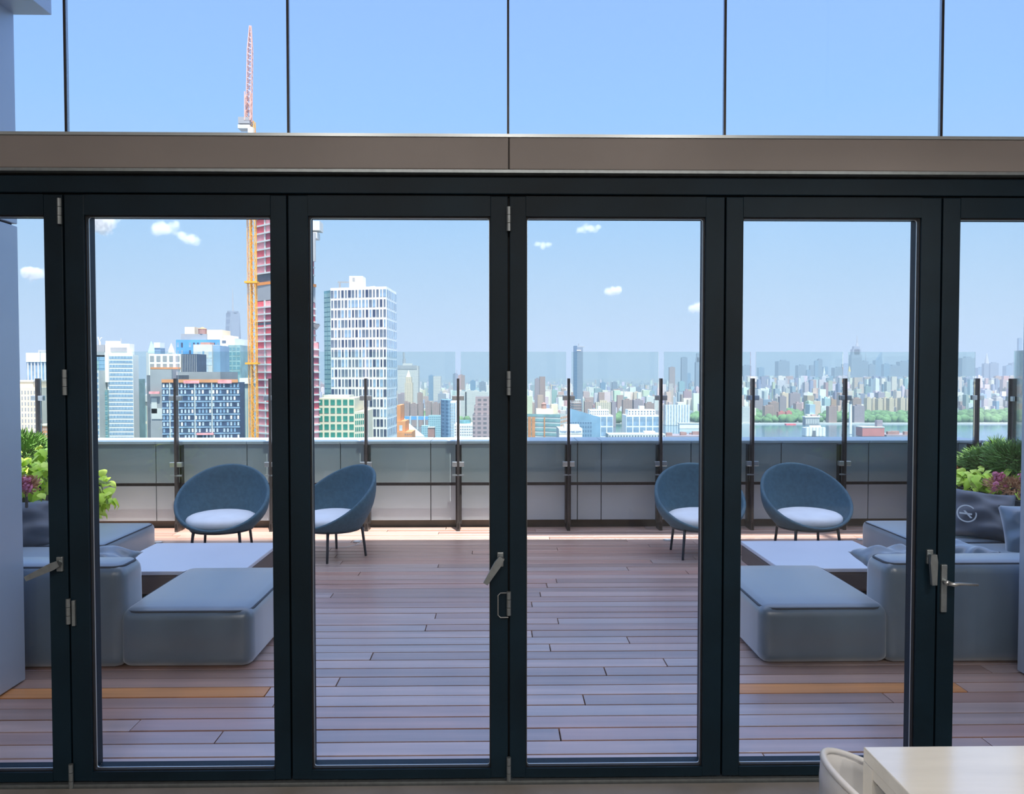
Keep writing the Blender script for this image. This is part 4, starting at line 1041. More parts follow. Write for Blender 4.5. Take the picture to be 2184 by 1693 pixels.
# behind the third pane
t = tower(848, 892, 780, 2550, 'f_pale', 'broad grey slab with a stepped mast on its roof, right of the white gridded tower', dep=45)
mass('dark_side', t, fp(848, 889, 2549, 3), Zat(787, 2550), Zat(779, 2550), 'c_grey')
MB().tube([(*pt(862, 2570), Zat(780, 2550)), (*pt(862, 2570), Zat(765, 2550))], 5, 8).tube([(*pt(862, 2570), Zat(765, 2550)), (*pt(861, 2570), Zat(751, 2550))], 3, 8).build('mast', 'c_grey', t)
t = tower(863, 880, 816, 2300, 'f_cream', 'cream tower with a pointed pyramid top in front of the broad grey slab', step=[(865, 878, 804)])
MB().tube([(*pt(871.5, 2312), Zat(806, 2300)), (*pt(871.5, 2312), Zat(789, 2300))], [10, .5], 4).build('pyramid_roof', 'c_cream', t)
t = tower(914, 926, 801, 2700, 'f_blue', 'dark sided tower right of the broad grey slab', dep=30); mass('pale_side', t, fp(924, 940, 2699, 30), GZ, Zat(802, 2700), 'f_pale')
t = tower(966, 976, 797, 3000, 'f_slate', 'slate tower with two thin masts left of the middle door stile', spire=(974, 787, 1.5)); MB().tube([(*pt(983, 3010), Zat(797, 3000)), (*pt(983, 3010), Zat(788, 3000))], 1.2, 6).build('spire', 'c_grey', t)
tower(977, 991, 800, 2900, 'f_brown', 'pinkish tower beside the slate tower with two masts')
for a, b, yt, m in ((1003, 1014, 812, 'f_blue'), (1022, 1036, 815, 'f_slate'), (1037, 1044, 823, 'f_white'), (993, 1001, 820, 'f_white'), (890, 901, 838, 'f_brown'), (848, 872, 840, 'f_mauve')):
    tower(a, b, yt, 2450, m, 'hazy tower %s, seen left of the middle door stile' % {1003: 'in blue glass', 1022: 'in slate blue', 1037: 'with a white slim front', 993: 'with a white stepped front', 890: 'in small brown brick', 848: 'in broad mauve brick'}[a], group='far towers left of the middle stile')
for i, (a, b, yt) in enumerate(((860, 873, 858), (875, 890, 861), (892, 902, 860), (907, 919, 857), (921, 937, 860), (938, 944, 857))):
    tower(a, b, yt, 1960, 'f_brown', '%s brown brick slab from the left in the row above the river' % ('first', 'second', 'third', 'fourth', 'fifth', 'sixth')[i], group='brown brick slabs above the river', name='housing_slab', dep=20)
for i, (a, b, yt) in enumerate(((975, 995, 836), (992, 1008, 833), (1008, 1022, 834), (1022, 1040, 836))):
    tower(a, b, yt, 2200, 'f_pale', '%s pale slab from the left behind the purple brick tower' % ('first', 'second', 'third', 'fourth')[i], group='pale slabs behind the purple brick tower', name='housing_slab', dep=24)
t = tower(1011, 1046, 865, 560, 'f_mauve', 'purple brown brick tower left of the middle door stile', step=[(1014, 1046, 846)], name='apartment_tower', group=None, dep=20)
mass('skirt', t, fp(1008, 1046, 556, 24), GZ, Zat(884, 556), 'f_mauve')
t = B('curved glass tower with balconies left of the purple brick tower', px=955, Y=900, name='apartment_tower')
MB().prism([pt(940, 905), pt(943, 890), pt(955, 880), pt(960, 880), (Xat(960, 880), 915), (Xat(940, 905), 915)], GZ, Zat(853, 880)).build('glass_wall', 'f_blue', t); mass('wall', t, fp(960, 972, 882, 30), GZ, Zat(856, 882), 'c_white')
windows(t, pt(960, 882), pt(972, 882), Zat(936, 882), Zat(858, 882), 3, 13, .6, .6, 'c_window_blue', 'balcony', .6)
t = B('white block with rows of small dark windows in front of the curved glass tower', px=990, Y=700, name='office_block')
mass('wall', t, fp(969, 1010, 700, 30), GZ, Zat(905, 700), 'c_white'); windows(t, pt(969, 700), pt(1010, 700), Zat(936, 700), Zat(907, 700), 11, 5, .5, .5, 'c_window', 'window'); MB().tube([(*pt(990, 715), Zat(905, 700)), (*pt(990, 715), Zat(898, 700))], 6, 16).build('roof_drum', 'c_tealdark', t)
t = B('orange brick building at the foot of the white gridded tower', px=855, Y=480, name='brick_building')
mass('wall', t, fp(846, 854, 480, 20), GZ, Zat(864, 480), 'c_orangebrick'); mass('wing', t, fp(846, 864, 478, 20), GZ, Zat(898, 478), 'c_orangebrick'); mass('wing', t, fp(846, 878, 476, 20), GZ, Zat(921, 476), 'c_orangebrick')
windows(t, pt(862, 476), pt(878, 476), Zat(936, 476), Zat(923, 476), 4, 2, .4, .5, 'c_window', 'window'); windows(t, pt(849, 478), pt(860, 478), Zat(920, 478), Zat(905, 478), 1, 1, .6, .8, 'c_window_pale', 'window')
t = B('teal glass block on the river bank left of the curved tower', px=925, Y=1300, name='glass_block')
mass('wall', t, fp(913, 940, 1300, 20), GZ, Zat(886, 1300), 'f_teal'); mass('wing', t, fp(898, 915, 1290, 20), GZ, Zat(908, 1290), 'f_teal')
t = B('small pink brick house in front of the teal glass block', px=919, Y=900, name='brick_building'); mass('wall', t, fp(912, 926, 900, 12), GZ, Zat(912, 900), 'c_brick'); mass('roof', t, fp(911.5, 926.5, 899.5, 13), Zat(912, 900), Zat(911, 900), 'c_pale')
# bridge
t = B('blue steel bridge across the river with a pale approach ramp', 'bridge', 890, 1900, name='bridge')
yb = 1850; MB().box((Xat(853, yb), yb, Zat(895, yb)), (Xat(928, yb), yb + 12, Zat(888, yb))).build('deck', 'c_blue', t)
for p in (858, 875, 890, 905, 920): MB().box((Xat(p, yb) - 1.6, yb - 1, GZ), (Xat(p, yb) + 1.6, yb + 13, Zat(887, yb))).build('pier', 'c_pale', t)
a, b = Vector(atY(863, 902, 1000)), Vector(atY(893, 930, 700)); d = (b - a).normalized(); w = Vector((-d.y, d.x, 0)).normalized() * 5
MB().add([a - w, a + w, b + w, b - w] + [v - Vector((0, 0, 4)) for v in (a - w, a + w, b + w, b - w)], [(0, 1, 2, 3), (7, 6, 5, 4), (0, 4, 5, 1), (1, 5, 6, 2), (2, 6, 7, 3), (3, 7, 4, 0)]).build('approach_ramp', 'c_pale', t)
MB().tube([atY(854, 868, 900), atY(862, 892, 900), atY(872, 912, 880)], .5, 5).build('cable', 'c_pale', t)

# behind the fourth pane
Y = 2150; t = B('lone dark slim glass tower with a crane on its roof', px=1233, Y=Y, name='skyscraper')
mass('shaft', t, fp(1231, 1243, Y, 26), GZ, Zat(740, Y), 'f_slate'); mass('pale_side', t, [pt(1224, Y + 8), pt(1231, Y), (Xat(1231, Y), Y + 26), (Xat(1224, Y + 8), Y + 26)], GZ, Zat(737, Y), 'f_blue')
mass('top_storey', t, fp(1230, 1239, Y - 1, 12), Zat(748, Y), Zat(746, Y), 'c_white'); MB().tube([(*pt(1234, Y + 10), Zat(738, Y)), (*pt(1234, Y + 10), Zat(732, Y))], 1, 5).tube([(*pt(1228, Y + 10), Zat(738, Y)), (*pt(1247, Y + 10), Zat(739, Y))], .8, 5).build('roof_crane', 'c_grey', t)
t = tower(1141, 1152, 808, 2250, 'f_mauve', 'brown brick tower left of the lone dark slim tower'); mass('shaft', t, fp(1151, 1163, 2248, 24), GZ, Zat(803, 2250), 'f_brown')
t = B('round banded tower at the foot of the lone dark slim tower', px=1229, Y=1950, name='apartment_tower')
xc, yc = pt(1228, 1960)
for k in range(6): MB().tube([(xc, yc, Zat(852 + 5 * k + 5, 1950)), (xc, yc, Zat(852 + 5 * k, 1950) - 2)], 15 - (0 if k else 2), 20).build('storey_ring', 'f_brown', t)
MB().tube([(xc, yc, GZ), (xc, yc, Zat(852, 1950))], 13, 16).build('core', 'c_pale', t)
t = B('long block with orange brick bays and green glass bands near the sign building', px=1165, Y=720, name='office_block')
A_, B_ = pt(1124, 720), pt(1195, 705); mass('wall', t, [A_, B_, pt(1211, 730), (A_[0], 760)], GZ, [Zat(887, 720), Zat(882, 705), Zat(884, 730), Zat(884, 745)], 'c_pale')
z0 = Zat(936, 712); bands(t, A_, B_, [z0 + 4.2 * i for i in range(6)], 2.4, 'c_teal', 'glass_band', .2)
for u in (.04, .16, .52): F, L = frame2(A_, B_, 0); obj('brick_bay', MB().box((L * u, -.6, GZ), (L * (u + (.09 if u < .5 else .03)), .1, Zat(889, 720))).mesh('brick_bay', 'c_orangebrick'), t, F)
windows(t, B_, pt(1211, 730), z0, Zat(886, 718), 4, 6, .5, .55, 'c_orangebrick', 'brick_pier'); mass('roof_plant', t, fp(1144, 1180, 740, 12), Zat(886, 725), Zat(872, 740), 'c_cream'); mass('roof_plant', t, fp(1176, 1190, 742, 10), Zat(886, 725), Zat(862, 742), 'c_cream')
MB().tube([(*pt(1160, 745), Zat(872, 740)), (*pt(1160, 745), Zat(862, 740))], 2.4, 10).tube([(*pt(1160, 745), Zat(862, 740)), (*pt(1160, 745), Zat(858, 740))], [2.8, .3], 10).build('water_tank', 'c_brick', t)
t = B('white building with a web address banner across its top', px=1218, Y=600, name='sign_building')
mass('wall', t, fp(1192, 1242.5, 600, 25), GZ, Zat(914, 600), 'c_pale'); mass('roof_house', t, fp(1204, 1236, 606, 10), Zat(914, 600), Zat(906, 606), 'c_white')
bn = mass('banner', t, fp(1193, 1242, 599.4, .5), Zat(925, 600), Zat(915.5, 600), 'c_white'); mass('banner', t, fp(1193, 1242, 599.4, .5), Zat(933, 600), Zat(926.5, 600), 'c_white')
mat('c_ink', (.03, .14, .33), .6)
fc = bpy.data.curves.new('lettering', 'FONT'); fc.body = 'hotelplanet.com'; fc.size = 2.5; fc.extrude = .05; fc.align_x = 'CENTER'; fc.align_y = 'CENTER'; fc.materials.append(M['c_ink'])
fo = bpy.data.objects.new('lettering_curve', fc); COL.objects.link(fo); bpy.context.view_layer.update()
me = bpy.data.meshes.new_from_object(fo.evaluated_get(bpy.context.evaluated_depsgraph_get())); wdt = max(v.co.x for v in me.vertices) - min(v.co.x for v in me.vertices)
bpy.data.objects.remove(fo); me.name = 'lettering'; ks = (Xat(1240, 599) - Xat(1195, 599)) / wdt
obj('lettering', me, bn, Matrix.Translation((Xat(1217.5, 599), 599.2, Zat(920.3, 599))) @ Matrix.Rotation(PI / 2, 4, 'X') @ Matrix.Scale(ks, 4))
t = B('dark blue glass building with a sloping roof right of the sign building', px=1248, Y=760, name='office_block')
A_, B_ = pt(1216, 760), pt(1281, 770); MB().prism([A_, B_, (B_[0], 800), (A_[0], 800)], GZ, [Zat(871, 760), Zat(890, 770), Zat(889, 790), Zat(871, 790)]).build('wall', 'c_skyblue', t); mass('glass_front', t, fp(1218, 1262, 758, 2), GZ, Zat(900, 758), 'f_blue')
for nm, a, b, Y in (('left of the two', 1254, 1308, 900), ('right of the two', 1336, 1407, 880)):
    t = B('white gridded office block with stepped top, ' + nm, px=a, Y=Y, group='white gridded office blocks', name='office_block')
    mass('wall', t, fp(a, b, Y, 30), GZ, Zat(886, Y), 'c_white'); mass('setback', t, fp(a + 4, b - 9, Y + 5, 20), Zat(887, Y), Zat(874, Y + 5), 'c_white'); mass('roof_house', t, fp(a + 28, b - 32, Y + 12, 8), Zat(875, Y), Zat(866, Y + 12), 'c_pale')
    n = 4 if b - a < 60 else 5
    windows(t, pt(a, Y), pt(b, Y), Zat(932, Y), Zat(887.5, Y), n, 2, .84, .86, 'c_window_blue', 'window_bay', .1); windows(t, pt(a, Y), pt(b, Y), Zat(932, Y), Zat(887.5, Y), n * 5, 12, .25, .35, 'c_window_pale', 'glazing', .18, stuff=True)
    windows(t, pt(a + 4, Y + 5), pt(b - 9, Y + 5), Zat(886, Y), Zat(876, Y), 9, 2, .5, .6, 'c_window', 'window')
t = B('low white block in front of the two gridded office blocks', px=1330, Y=800, name='office_block'); mass('wall', t, fp(1298, 1420, 780, 20), GZ, Zat(926, 780), 'c_pale'); windows(t, pt(1298, 780), pt(1420, 780), Zat(934, 780), Zat(927, 780), 20, 1, .5, .5, 'c_window', 'window'); mass('roof_house', t, fp(1375, 1398, 786, 8), Zat(926, 780), Zat(921, 780), 'c_white')
for i, (a, b, yt, m) in enumerate(((1247, 1262, 856, 'f_brown'), (1271, 1305, 858, 'f_cream'), (1303, 1314, 857, 'f_mauve'), (1329, 1349, 853, 'f_brown'), (1352, 1372, 853, 'f_mauve'), (1377, 1396, 860, 'f_brown'))):
    tower(a, b, yt, 1950, m, '%s brick slab from the left behind the two gridded office blocks' % ('first', 'second', 'third', 'fourth', 'fifth', 'sixth')[i], group='brick slabs behind the gridded office blocks', name='housing_slab', dep=20)
t = B('white slab with vertical stripes above the river highway', px=1446, Y=2000, name='housing_slab'); mass('wall', t, fp(1419, 1472, 2000, 25), GZ, Zat(864, 2000), 'c_window_pale'); windows(t, pt(1419, 2000), pt(1472, 2000), GZ, Zat(863, 2000), 9, 1, .45, 1, 'c_white', 'pier', 2)
t = B('long white riverside shed below the striped slab', px=1470, Y=1900, name='pier_shed'); mass('wall', t, fp(1450, 1540, 1880, 15), GZ, Zat(903, 1880), 'c_white'); mass('roof', t, fp(1449, 1541, 1879, 17), Zat(904, 1880), Zat(902.5, 1880), 'c_pale')
for a, b, yt, m, lab in ((1428, 1440, 783, 'f_brown', 'pinkish far tower left of two taller hazy towers'), (1454, 1466, 762, 'f_slate', 'hazy slate tower with a flat top beside the tapering one'), (1466, 1473, 796, 'f_blue', 'short hazy tower beside the flat topped slate tower'), (1484, 1496, 772, 'f_slate', 'hazy tapering tower next to the right-hand stile of the fourth door'),
                     (1358, 1367, 826, 'f_slate', 'small dark blue tower above the right gridded office block'), (1368, 1376, 831, 'f_white', 'small pale tower beside a small dark blue one'), (1281, 1292, 816, 'f_blue', 'small square blue tower in the far low city'), (1306, 1317, 815, 'f_slate', 'small dark slab in the far low city'), (1449, 1461, 814, 'f_teal', 'teal slab below the hazy slate tower')):
    tower(a, b, yt, 5200 if yt < 800 else 3200, m, lab, step=[(1485, 1493, 762), (1486, 1491, 753)] if a == 1484 else None)
# behind the fifth pane
Y = 6490; t = B('stepped skyscraper with a tall needle, the highest of the far skyline', px=1827, Y=Y, name='skyscraper')
for a, b, yt in ((1812, 1842, 800), (1816, 1838, 756), (1818, 1836, 744), (1821, 1833, 738)): mass('setback', t, fp(a, b, Y + (yt < 790) * 6 + (yt < 750) * 4, 90 - (800 - yt) * .8), GZ, Zat(yt, Y), 'f_slate')
MB().tube([(*pt(1827, Y + 30), Zat(738, Y)), (*pt(1827, Y + 30), Zat(730, Y)), (*pt(1827, Y + 30), Zat(714, Y))], [14, 7, 1.5], 8).build('spire', 'c_grey', t)
SK = [(1585, 1603, 780, 'f_slate', 'beside the stile, broad and low'), (1618, 1630, 784, 'f_blue', 'narrow, left of the broad dark block'), (1660, 1684, 770, 'f_slate', 'a broad flat topped dark block'), (1655, 1662, 783, 'f_blue', 'a slim lower neighbour of the broad dark block'),
      (1702, 1720, 779, 'f_slate', 'a chamfered dark slab'), (1721, 1728, 789, 'f_blue', 'low, right of the chamfered slab'), (1728, 1736, 779, 'f_slate', 'a thin dark slab'), (1738, 1745, 769, 'f_blue', 'a pale shaft left of the tall twin'), (1745, 1754, 766, 'f_slate', 'a tall sharp shaft, the right twin'),
      (1757, 1766, 782, 'f_blue', 'squat, right of the sharp shaft'), (1780, 1799, 784, 'f_slate', 'a wide low dark slab left of the needle tower'), (1799, 1812, 776, 'f_blue', 'a pale slab touching the needle tower'), (1838, 1852, 770, 'f_slate', 'with a thin mast, right of the needle tower'),
      (1854, 1867, 777, 'f_slate', 'square, left of the sloping top'), (1867, 1882, 768, 'f_blue', 'with a sloping pointed top'), (1885, 1898, 776, 'f_blue', 'right of the sloping top'), (1897, 1920, 780, 'f_slate', 'broad and grey'), (1919, 1937, 771, 'f_slate', 'a tall flat slab near the fifth stile'), (1933, 1956, 770, 'f_blue', 'a wide pale slab beside the fifth stile'),
      (2050, 2054, 775, 'f_blue', 'thin, beside the sixth stile'), (2052, 2080, 763, 'f_slate', 'a wide dark slab left of the corner post'), (2112, 2130, 774, 'f_slate', 'a dark slab right of the art deco spire'), (2086, 2100, 784, 'f_blue', 'low, left of the art deco spire'), (2146, 2160, 780, 'f_blue', 'a pale slab beyond the wide post'), (2158, 2172, 774, 'f_slate', 'a dark slab left of the very thin tower'), (2172, 2179, 720, 'f_blue', 'a very thin tall shaft at the right edge')]
for i, (a, b, yt, m, lab) in enumerate(SK):
    kw = {}
    if a == 1838: kw['spire'] = (1846, 750, 4)
    if a == 1745: kw['step'] = [(1746, 1751, 764)]
    t = tower(a, b, yt, 6600 + (i % 5) * 260, m, 'far skyline tower, ' + lab, **kw)
    if a == 1867:
        Y = 6600 + (i % 5) * 260; z0, z1 = Zat(770, Y), Zat(751, Y); MB().prism(fp(1869, 1881, Y + 10, 40), z0, [z0 + 2, z1, z1, z0 + 2]).build('sloping_top', m, t)
Y = 6700; t = tower(2099, 2109, 775, Y, 'f_slate', 'art deco skyscraper with a tapering spire behind the railing corner'); MB().tube([(*pt(2104, Y + 20), Zat(776, Y)), (*pt(2104, Y + 20), Zat(764, Y)), (*pt(2104, Y + 20), Zat(751, Y))], [18, 10, 1], 10).build('crown', 'f_pale', t)
t = tower(1809, 1814, 792, 5600, 'f_pale', 'pale tower with a small gold pointed roof left of the needle tower'); MB().tube([(*pt(1811.5, 5610), Zat(792, 5600)), (*pt(1811.5, 5610), Zat(780, 5600))], [11, 1], 4).build('gold_roof', 'c_gold', t)
t = tower(1755, 1760, 796, 5500, 'f_white', 'white tower with a pointed top in front of the sharp shaft'); MB().tube([(*pt(1757.5, 5510), Zat(796, 5500)), (*pt(1757.5, 5510), Zat(782, 5500))], [9, 1], 4).build('pointed_roof', 'c_white', t)
ESP = [(1686, 1708, 839, 2600, 'f_mauve', 'brown tower with one paler flank above the red roofed houses'), (1632, 1650, 866, 2150, 'f_brown', 'pinkish brick tower beside the railing post, left of the pair'), (1644, 1662, 858, 2250, 'f_brown', 'pinkish brick tower beside the railing post, right of the pair'), (1664, 1678, 846, 2400, 'f_mauve', 'mauve brick tower behind the pinkish pair'),
       (1769, 1786, 867, 2050, 'f_brown', 'pinkish brick tower left of the white chimney'), (1823, 1845, 866, 2050, 'f_mauve', 'brick tower right of the white chimney'), (1820, 1838, 850, 2300, 'f_brown', 'brick tower half hidden behind the one right of the chimney'), (1584, 1602, 868, 2050, 'f_pale', 'pale riverside slab beside the stile of the fifth door'), (1612, 1628, 850, 2500, 'f_mauve', 'brick slab right of the railing post in the fifth door'), (1617, 1639, 831, 2700, 'f_white', 'white stepped block above the brick slabs in the fifth door')]
for a, b, yt, Y, m, lab in ESP: tower(a, b, yt, Y, m, lab, group='riverside brick towers', name='apartment_tower')
for i in range(9): tower(1850 + i * 12, 1859.5 + i * 12, 849 + (i % 3), 2450 + (i % 2) * 50, 'f_cream', '%s tan slab from the left in the long row above the trees' % ('first', 'second', 'third', 'fourth', 'fifth', 'sixth', 'seventh', 'eighth', 'ninth')[i], group='tan slabs above the trees', name='housing_slab', dep=22)
for i in range(7): tower(2046 + i * 20, 2060 + i * 20, 846 + (i * 5) % 9, 2700, 'f_pale', '%s pale slab from the left above the river bank behind the railing corner' % ('first', 'second', 'third', 'fourth', 'fifth', 'sixth', 'seventh')[i], group='pale slabs behind the railing corner', name='housing_slab', dep=30)
# riverside works
Y = 1640
t = B('white silo building of four round bays on the near river bank', px=1740, Y=Y, name='silo')
mass('body', t, fp(1719, 1762, Y + 4, 20), GZ, Zat(913, Y), 'c_white')
for k in range(6): MB().tube([(*pt(1722.5 + 7 * k, Y + 4), GZ), (*pt(1722.5 + 7 * k, Y + 4), Zat(912, Y))], 3.1, 12).build('bay', 'c_white', t)
mass('door', t, fp(1735, 1741, Y - .5, 1), GZ, Zat(919, Y), 'c_darkgrey'); mass('roof_house', t, fp(1730, 1752, Y + 8, 8), Zat(913, Y), Zat(909, Y), 'c_white')
t = B('tall white chimney beside the railing post', 'chimney', 1815, 1700, name='chimney'); MB().tube([(*pt(1815, 1700), GZ), (*pt(1815, 1700), Zat(860, 1700))], [3.4, 2.6], 14).build('stack', 'c_white', t); MB().tube([(*pt(1815, 1700), Zat(862, 1700)), (*pt(1815, 1700), Zat(857, 1700))], 2.9, 14).build('cap_ring', 'c_darkgrey', t)
t = B('red brick windowless warehouse on the near river bank', px=1865, Y=1660, name='warehouse'); mass('wall', t, fp(1841, 1888, 1640, 30), GZ, Zat(912, 1640), 'c_redbrick'); mass('parapet', t, fp(1840.5, 1888.5, 1639.5, 31), Zat(913, 1640), Zat(911, 1640), 'c_pale'); mass('roof_house', t, fp(1872, 1884, 1650, 10), Zat(912, 1640), Zat(897, 1650), 'c_mauve')
t = B('grey colonnaded riverside building behind the white silo', px=1733, Y=2000, name='bath_house'); mass('wall', t, fp(1719, 1749, 2000, 20), GZ, Zat(890, 2000), 'c_grey'); mass('cornice', t, fp(1718, 1750, 1999, 22), Zat(891, 2000), Zat(888.5, 2000), 'c_white'); windows(t, pt(1719, 2000), pt(1749, 2000), Zat(905, 2000), Zat(894, 2000), 8, 1, .5, .9, 'c_pale', 'pilaster', .6)
t = B('red low roofed shed on the far river bank', px=1687, Y=2040, name='shed'); mass('wall', t, fp(1679, 1698, 2020, 10), GZ, Zat(906, 2020), 'c_pale'); mass('roof', t, fp(1678, 1699, 2019, 12), Zat(908, 2020), Zat(904.5, 2020), 'c_red')
for i, (a, b, yt) in enumerate(((1661, 1676, 879), (1678, 1690, 878), (1686, 1697, 888))): tower(a, b, yt, 2150, 'c_redbrick', 'red brick %s among the trees above the river' % ('walk-up', 'school block', 'turret house')[i], group='red brick houses among the trees', name='brick_building', dep=14)

# ---- ground, river, trees, carpet of low roofs
def sheet(name, pts, z, m, label, cat): return tag(MB().prism(pts, z - 2, z).build(name, m), label, cat, kind='structure')
sheet('water', [(-9000, 200), (9000, 200), (9000, 2075), (-9000, 2075)], GZ - .5, 'c_water', 'pale blue river below the city', 'river')
sheet('ground', [(-30000, 2050), (30000, 2050), (60000, 60000), (-60000, 60000)], GZ, 'c_land', 'hazy green grey land under the far city', 'land')
tag(MB().box((Xat(1400, 2050), 2046, GZ - 1), (Xat(2300, 2050), 2052, GZ + 3)).build('embankment', 'c_pale'), 'pale embankment road along the far river bank', 'road', kind='structure')
rn = random.Random(77)
def quay(a, b, Y, lab):
    t = B(lab, px=a, Y=Y, name='quay', group='near river bank quays'); mass('deck', t, fp(a, b, Y, 60), GZ - 1, GZ + 2, 'c_mauve')
    for k in range(8):
        x = rn.uniform(a, b - 10); mass('shed', t, fp(x, x + rn.uniform(8, 18), Y + rn.uniform(2, 40), 8), GZ + 2, GZ + rn.uniform(5, 9), 'c_brick')
quay(1893, 1990, 1650, 'brick coloured quay with low sheds beside the red warehouse'); quay(1415, 1500, 1630, 'quay with low sheds at the foot of the white striped slab')
def blobs(name, label, areas, seed, r=(6, 12)):
    rn = random.Random(seed); bm = bmesh.new(); bmesh.ops.create_icosphere(bm, subdivisions=2, radius=1); mb = MB()
    bm.verts.ensure_lookup_table(); VS = [v.co.copy() for v in bm.verts]; FS = [tuple(v.index for v in f.verts) for f in bm.faces]; bm.free()
    for px0, px1, Y0, Y1, n in areas:
        for k in range(n):
            Y = rn.uniform(Y0, Y1); x = Xat(rn.uniform(px0, px1), Y); rr = rn.uniform(*r); h = rr * rn.uniform(.8, 1.3)
            if any(f[0] - rr - 2 < x < f[1] + rr + 2 and f[2] - rr - 2 < Y < f[3] + rr + 2 for f in FOOT): continue
            mb.add([(x + v.x * rr + rn.uniform(-1, 1), Y + v.y * rr + rn.uniform(-1, 1), GZ + rr * .8 + v.z * h + rn.uniform(-1, 1)) for v in VS], FS)
    me = mb.mesh(name, 'c_green', True)
    return tag(obj(name, me), label, 'trees', kind='stuff')
TREE_AREAS = [(1600, 1720, 2070, 2500, 190), (1750, 1850, 2080, 2400, 70), (1840, 1965, 2060, 2400, 240), (2040, 2260, 2060, 2500, 330), (860, 1040, 2100, 2500, 90), (1290, 1345, 2080, 2300, 40), (1470, 1510, 2080, 2300, 40)]
blobs('trees', 'green belt of trees along the far river bank', TREE_AREAS, 5)
PAL = [(.62, .60, .55), (.66, .66, .64), (.48, .42, .38), (.40, .27, .23), (.52, .36, .30), (.72, .70, .66), (.30, .33, .38), (.42, .47, .52), (.60, .52, .42), (.24, .30, .37), (.78, .77, .74)]
PAL_HAZE = [(.22, .27, .33), (.30, .36, .43), (.38, .44, .50), (.26, .30, .36), (.62, .62, .60)]  # blue-grey set favoured with distance: haze put into the colour
mb = MB(); rn = random.Random(12)
def low(px, Y, h, w=None):
    w = w or rn.uniform(8, 24); x = Xat(px, Y); c = rn.choice(PAL) if rn.random() > min(.6, (Y - 2500) / 6000) else rn.choice(PAL_HAZE); c = tuple(q * rn.uniform(.8, 1.1) for q in c); d = rn.uniform(12, 32)
    if any(x < f[1] and x + w > f[0] and Y < f[3] and Y + d > f[2] for f in FOOT): return
    mb.box((x, Y, GZ), (x + w, Y + d, GZ + h), c)
    if rn.random() < .35: mb.box((x + w * .2, Y + d * .2, GZ + h), (x + w * .55, Y + d * .6, GZ + h + rn.uniform(2, 7)), tuple(min(1, q * 1.1) for q in c))
for k in range(8500):
    Y = 2090 * (9500 / 2090) ** rn.random(); px = rn.uniform(-150, 2330)
    if any(a - 2 < px < b + 1 and Y < y1 + 12 for a, b, y0, y1, n in TREE_AREAS): continue
    h = rn.choice((12, 16, 18, 22, 28, 35)) * rn.uniform(.8, 1.3)
    if rn.random() < .16: h = rn.uniform(40, 75)
    if px > 1560 and Y > 3400: h = min(h * rn.uniform(1.0, 2.0), 105)
    low(px, Y, h)
for k in range(900):                       # midtown mass
    Y = rn.uniform(4200, 8200); px = rn.uniform(1570, 2330); low(px, Y, rn.uniform(55, 118), rn.uniform(20, 45))
for k in range(150):
    Y = rn.uniform(2300, 4200); px = rn.uniform(840, 1560); low(px, Y, rn.uniform(40, 78), rn.uniform(14, 28))
tag(mb.build('city_roofscape', 'c_mixed'), 'dense hazy carpet of small city buildings across the river', 'buildings', kind='stuff')
# little ferry and pier poles on the river
t = B('small white ferry on the river at the far right', 'boat', 2158, 1660, name='ferry'); mass('hull', t, [pt(2150, 1660), pt(2153, 1655), pt(2164, 1655), pt(2164, 1665), pt(2153, 1665)], GZ - .5, GZ + 2, 'c_white'); mass('cabin', t, fp(2154, 2162, 1657, 6), GZ + 2, GZ + 5, 'c_white')

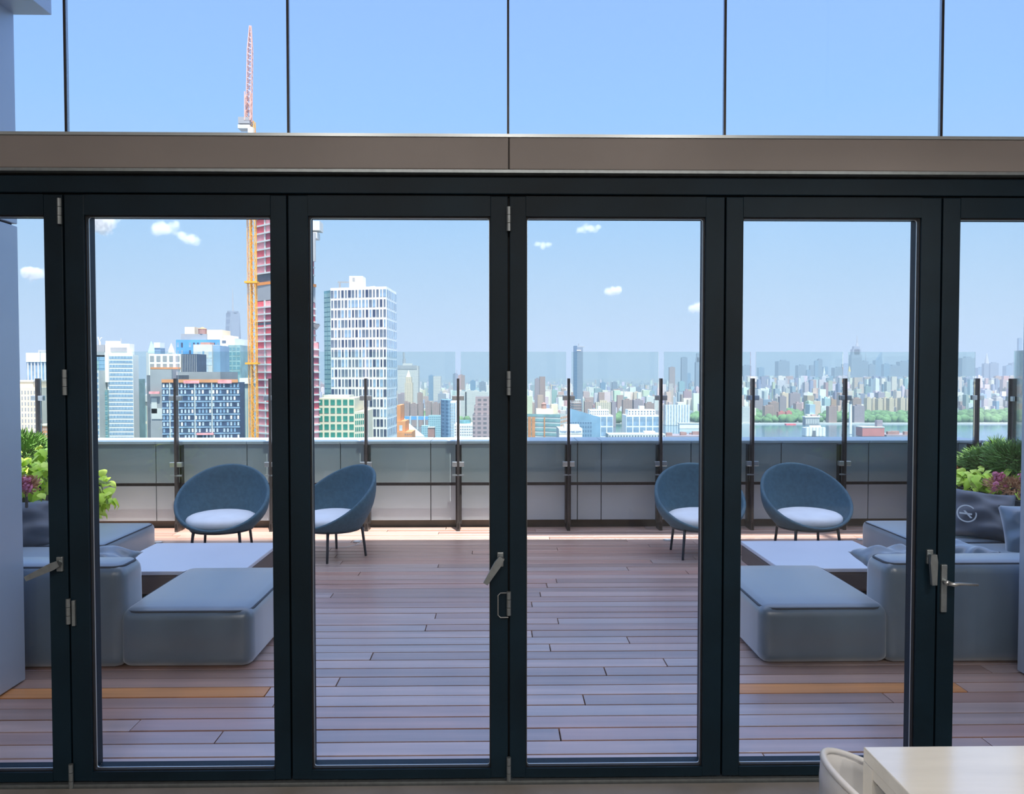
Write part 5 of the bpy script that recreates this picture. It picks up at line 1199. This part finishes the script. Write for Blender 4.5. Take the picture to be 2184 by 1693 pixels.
# ------------------------------------------------------------------ haze and clouds
volume_mat('haze', (.405, .475, .56), 1 / 7600.0)
tag(MB().box((-26000, 150, GZ - 3), (26000, 42000, 420)).build('haze', 'haze'), 'thin blue summer haze over the city', 'haze', kind='stuff')
def cloud(label, puffs, Y=5200, k=.05, seed=1):
    """a box of air whose density gathers in soft puffs"""
    rn = random.Random(seed); s = Y / FPX; P_ = [(atY(px, py, Y + rn.uniform(-.4, .4) * r * s), r * s) for px, py, r in puffs]
    lo = [min(p[i] - r * 1.5 for p, r in P_) for i in range(3)]; hi = [max(p[i] + r * 1.5 for p, r in P_) for i in range(3)]
    m = bpy.data.materials.new('cloud_%d' % seed); m.use_nodes = True; n = m.node_tree.nodes; l = m.node_tree.links; n.clear(); M[m.name] = m
    o = n.new('ShaderNodeOutputMaterial'); v = n.new('ShaderNodeVolumeScatter'); v.inputs['Color'].default_value = (.99, .995, 1, 1); l.new(v.outputs[0], o.inputs['Volume'])
    tc = n.new('ShaderNodeTexCoord'); acc = None
    def op(kind, a, b, clamp=False):
        q = n.new('ShaderNodeMath'); q.operation = kind; q.use_clamp = clamp
        for i, x in enumerate((a, b)):
            if isinstance(x, (int, float)): q.inputs[i].default_value = x
            else: l.new(x, q.inputs[i])
        return q.outputs[0]
    for p, r in P_:
        ds = n.new('ShaderNodeVectorMath'); ds.operation = 'DISTANCE'; l.new(tc.outputs['Object'], ds.inputs[0]); ds.inputs[1].default_value = p
        g = op('SUBTRACT', 1.0, op('DIVIDE', ds.outputs['Value'], r * 1.45), True)
        acc = g if acc is None else op('ADD', acc, g)
    tx = n.new('ShaderNodeTexNoise'); tx.inputs['Scale'].default_value = 1 / (9 * s); tx.inputs['Detail'].default_value = 4; l.new(tc.outputs['Object'], tx.inputs['Vector'])
    e = op('ADD', op('MULTIPLY', acc, 1.7), op('MULTIPLY', op('SUBTRACT', tx.outputs[0], .5), 2.2))
    e = op('MULTIPLY', op('SUBTRACT', e, .55, True), k); l.new(e, v.inputs['Density'])
    tag(MB().box(lo, hi).build('cloud', m.name), label, 'cloud', 'small fair-weather clouds')
cloud('bright white cloud cut by the top left corner of the second door', [(185, 462, 26), (205, 470, 24), (230, 462, 22), (222, 485, 18), (165, 455, 26)], seed=1)
cloud('ragged white cloud left of the crane', [(333, 493, 13), (345, 484, 15), (358, 490, 14), (375, 478, 10), (383, 500, 10), (398, 508, 13), (415, 513, 13)], k=.022, seed=2)
cloud('white cloud beside the left wing wall', [(55, 580, 11), (68, 585, 16), (85, 583, 12)], seed=3)
cloud('small wisp of cloud high in the fourth door', [(1235, 491, 8), (1250, 487, 11), (1266, 488, 10), (1278, 484, 6)], k=.022, seed=4)
cloud('small wisp of cloud near the left edge of the fourth door', [(1145, 520, 7), (1158, 524, 10), (1172, 521, 7)], k=.022, seed=5)
cloud('small bright cloud above the gridded office blocks', [(1295, 623, 8), (1309, 621, 12), (1322, 617, 8)], seed=6)
cloud('bright cloud cut by the right stile of the fourth door', [(1475, 659, 9), (1490, 657, 14), (1508, 655, 14)], seed=7)
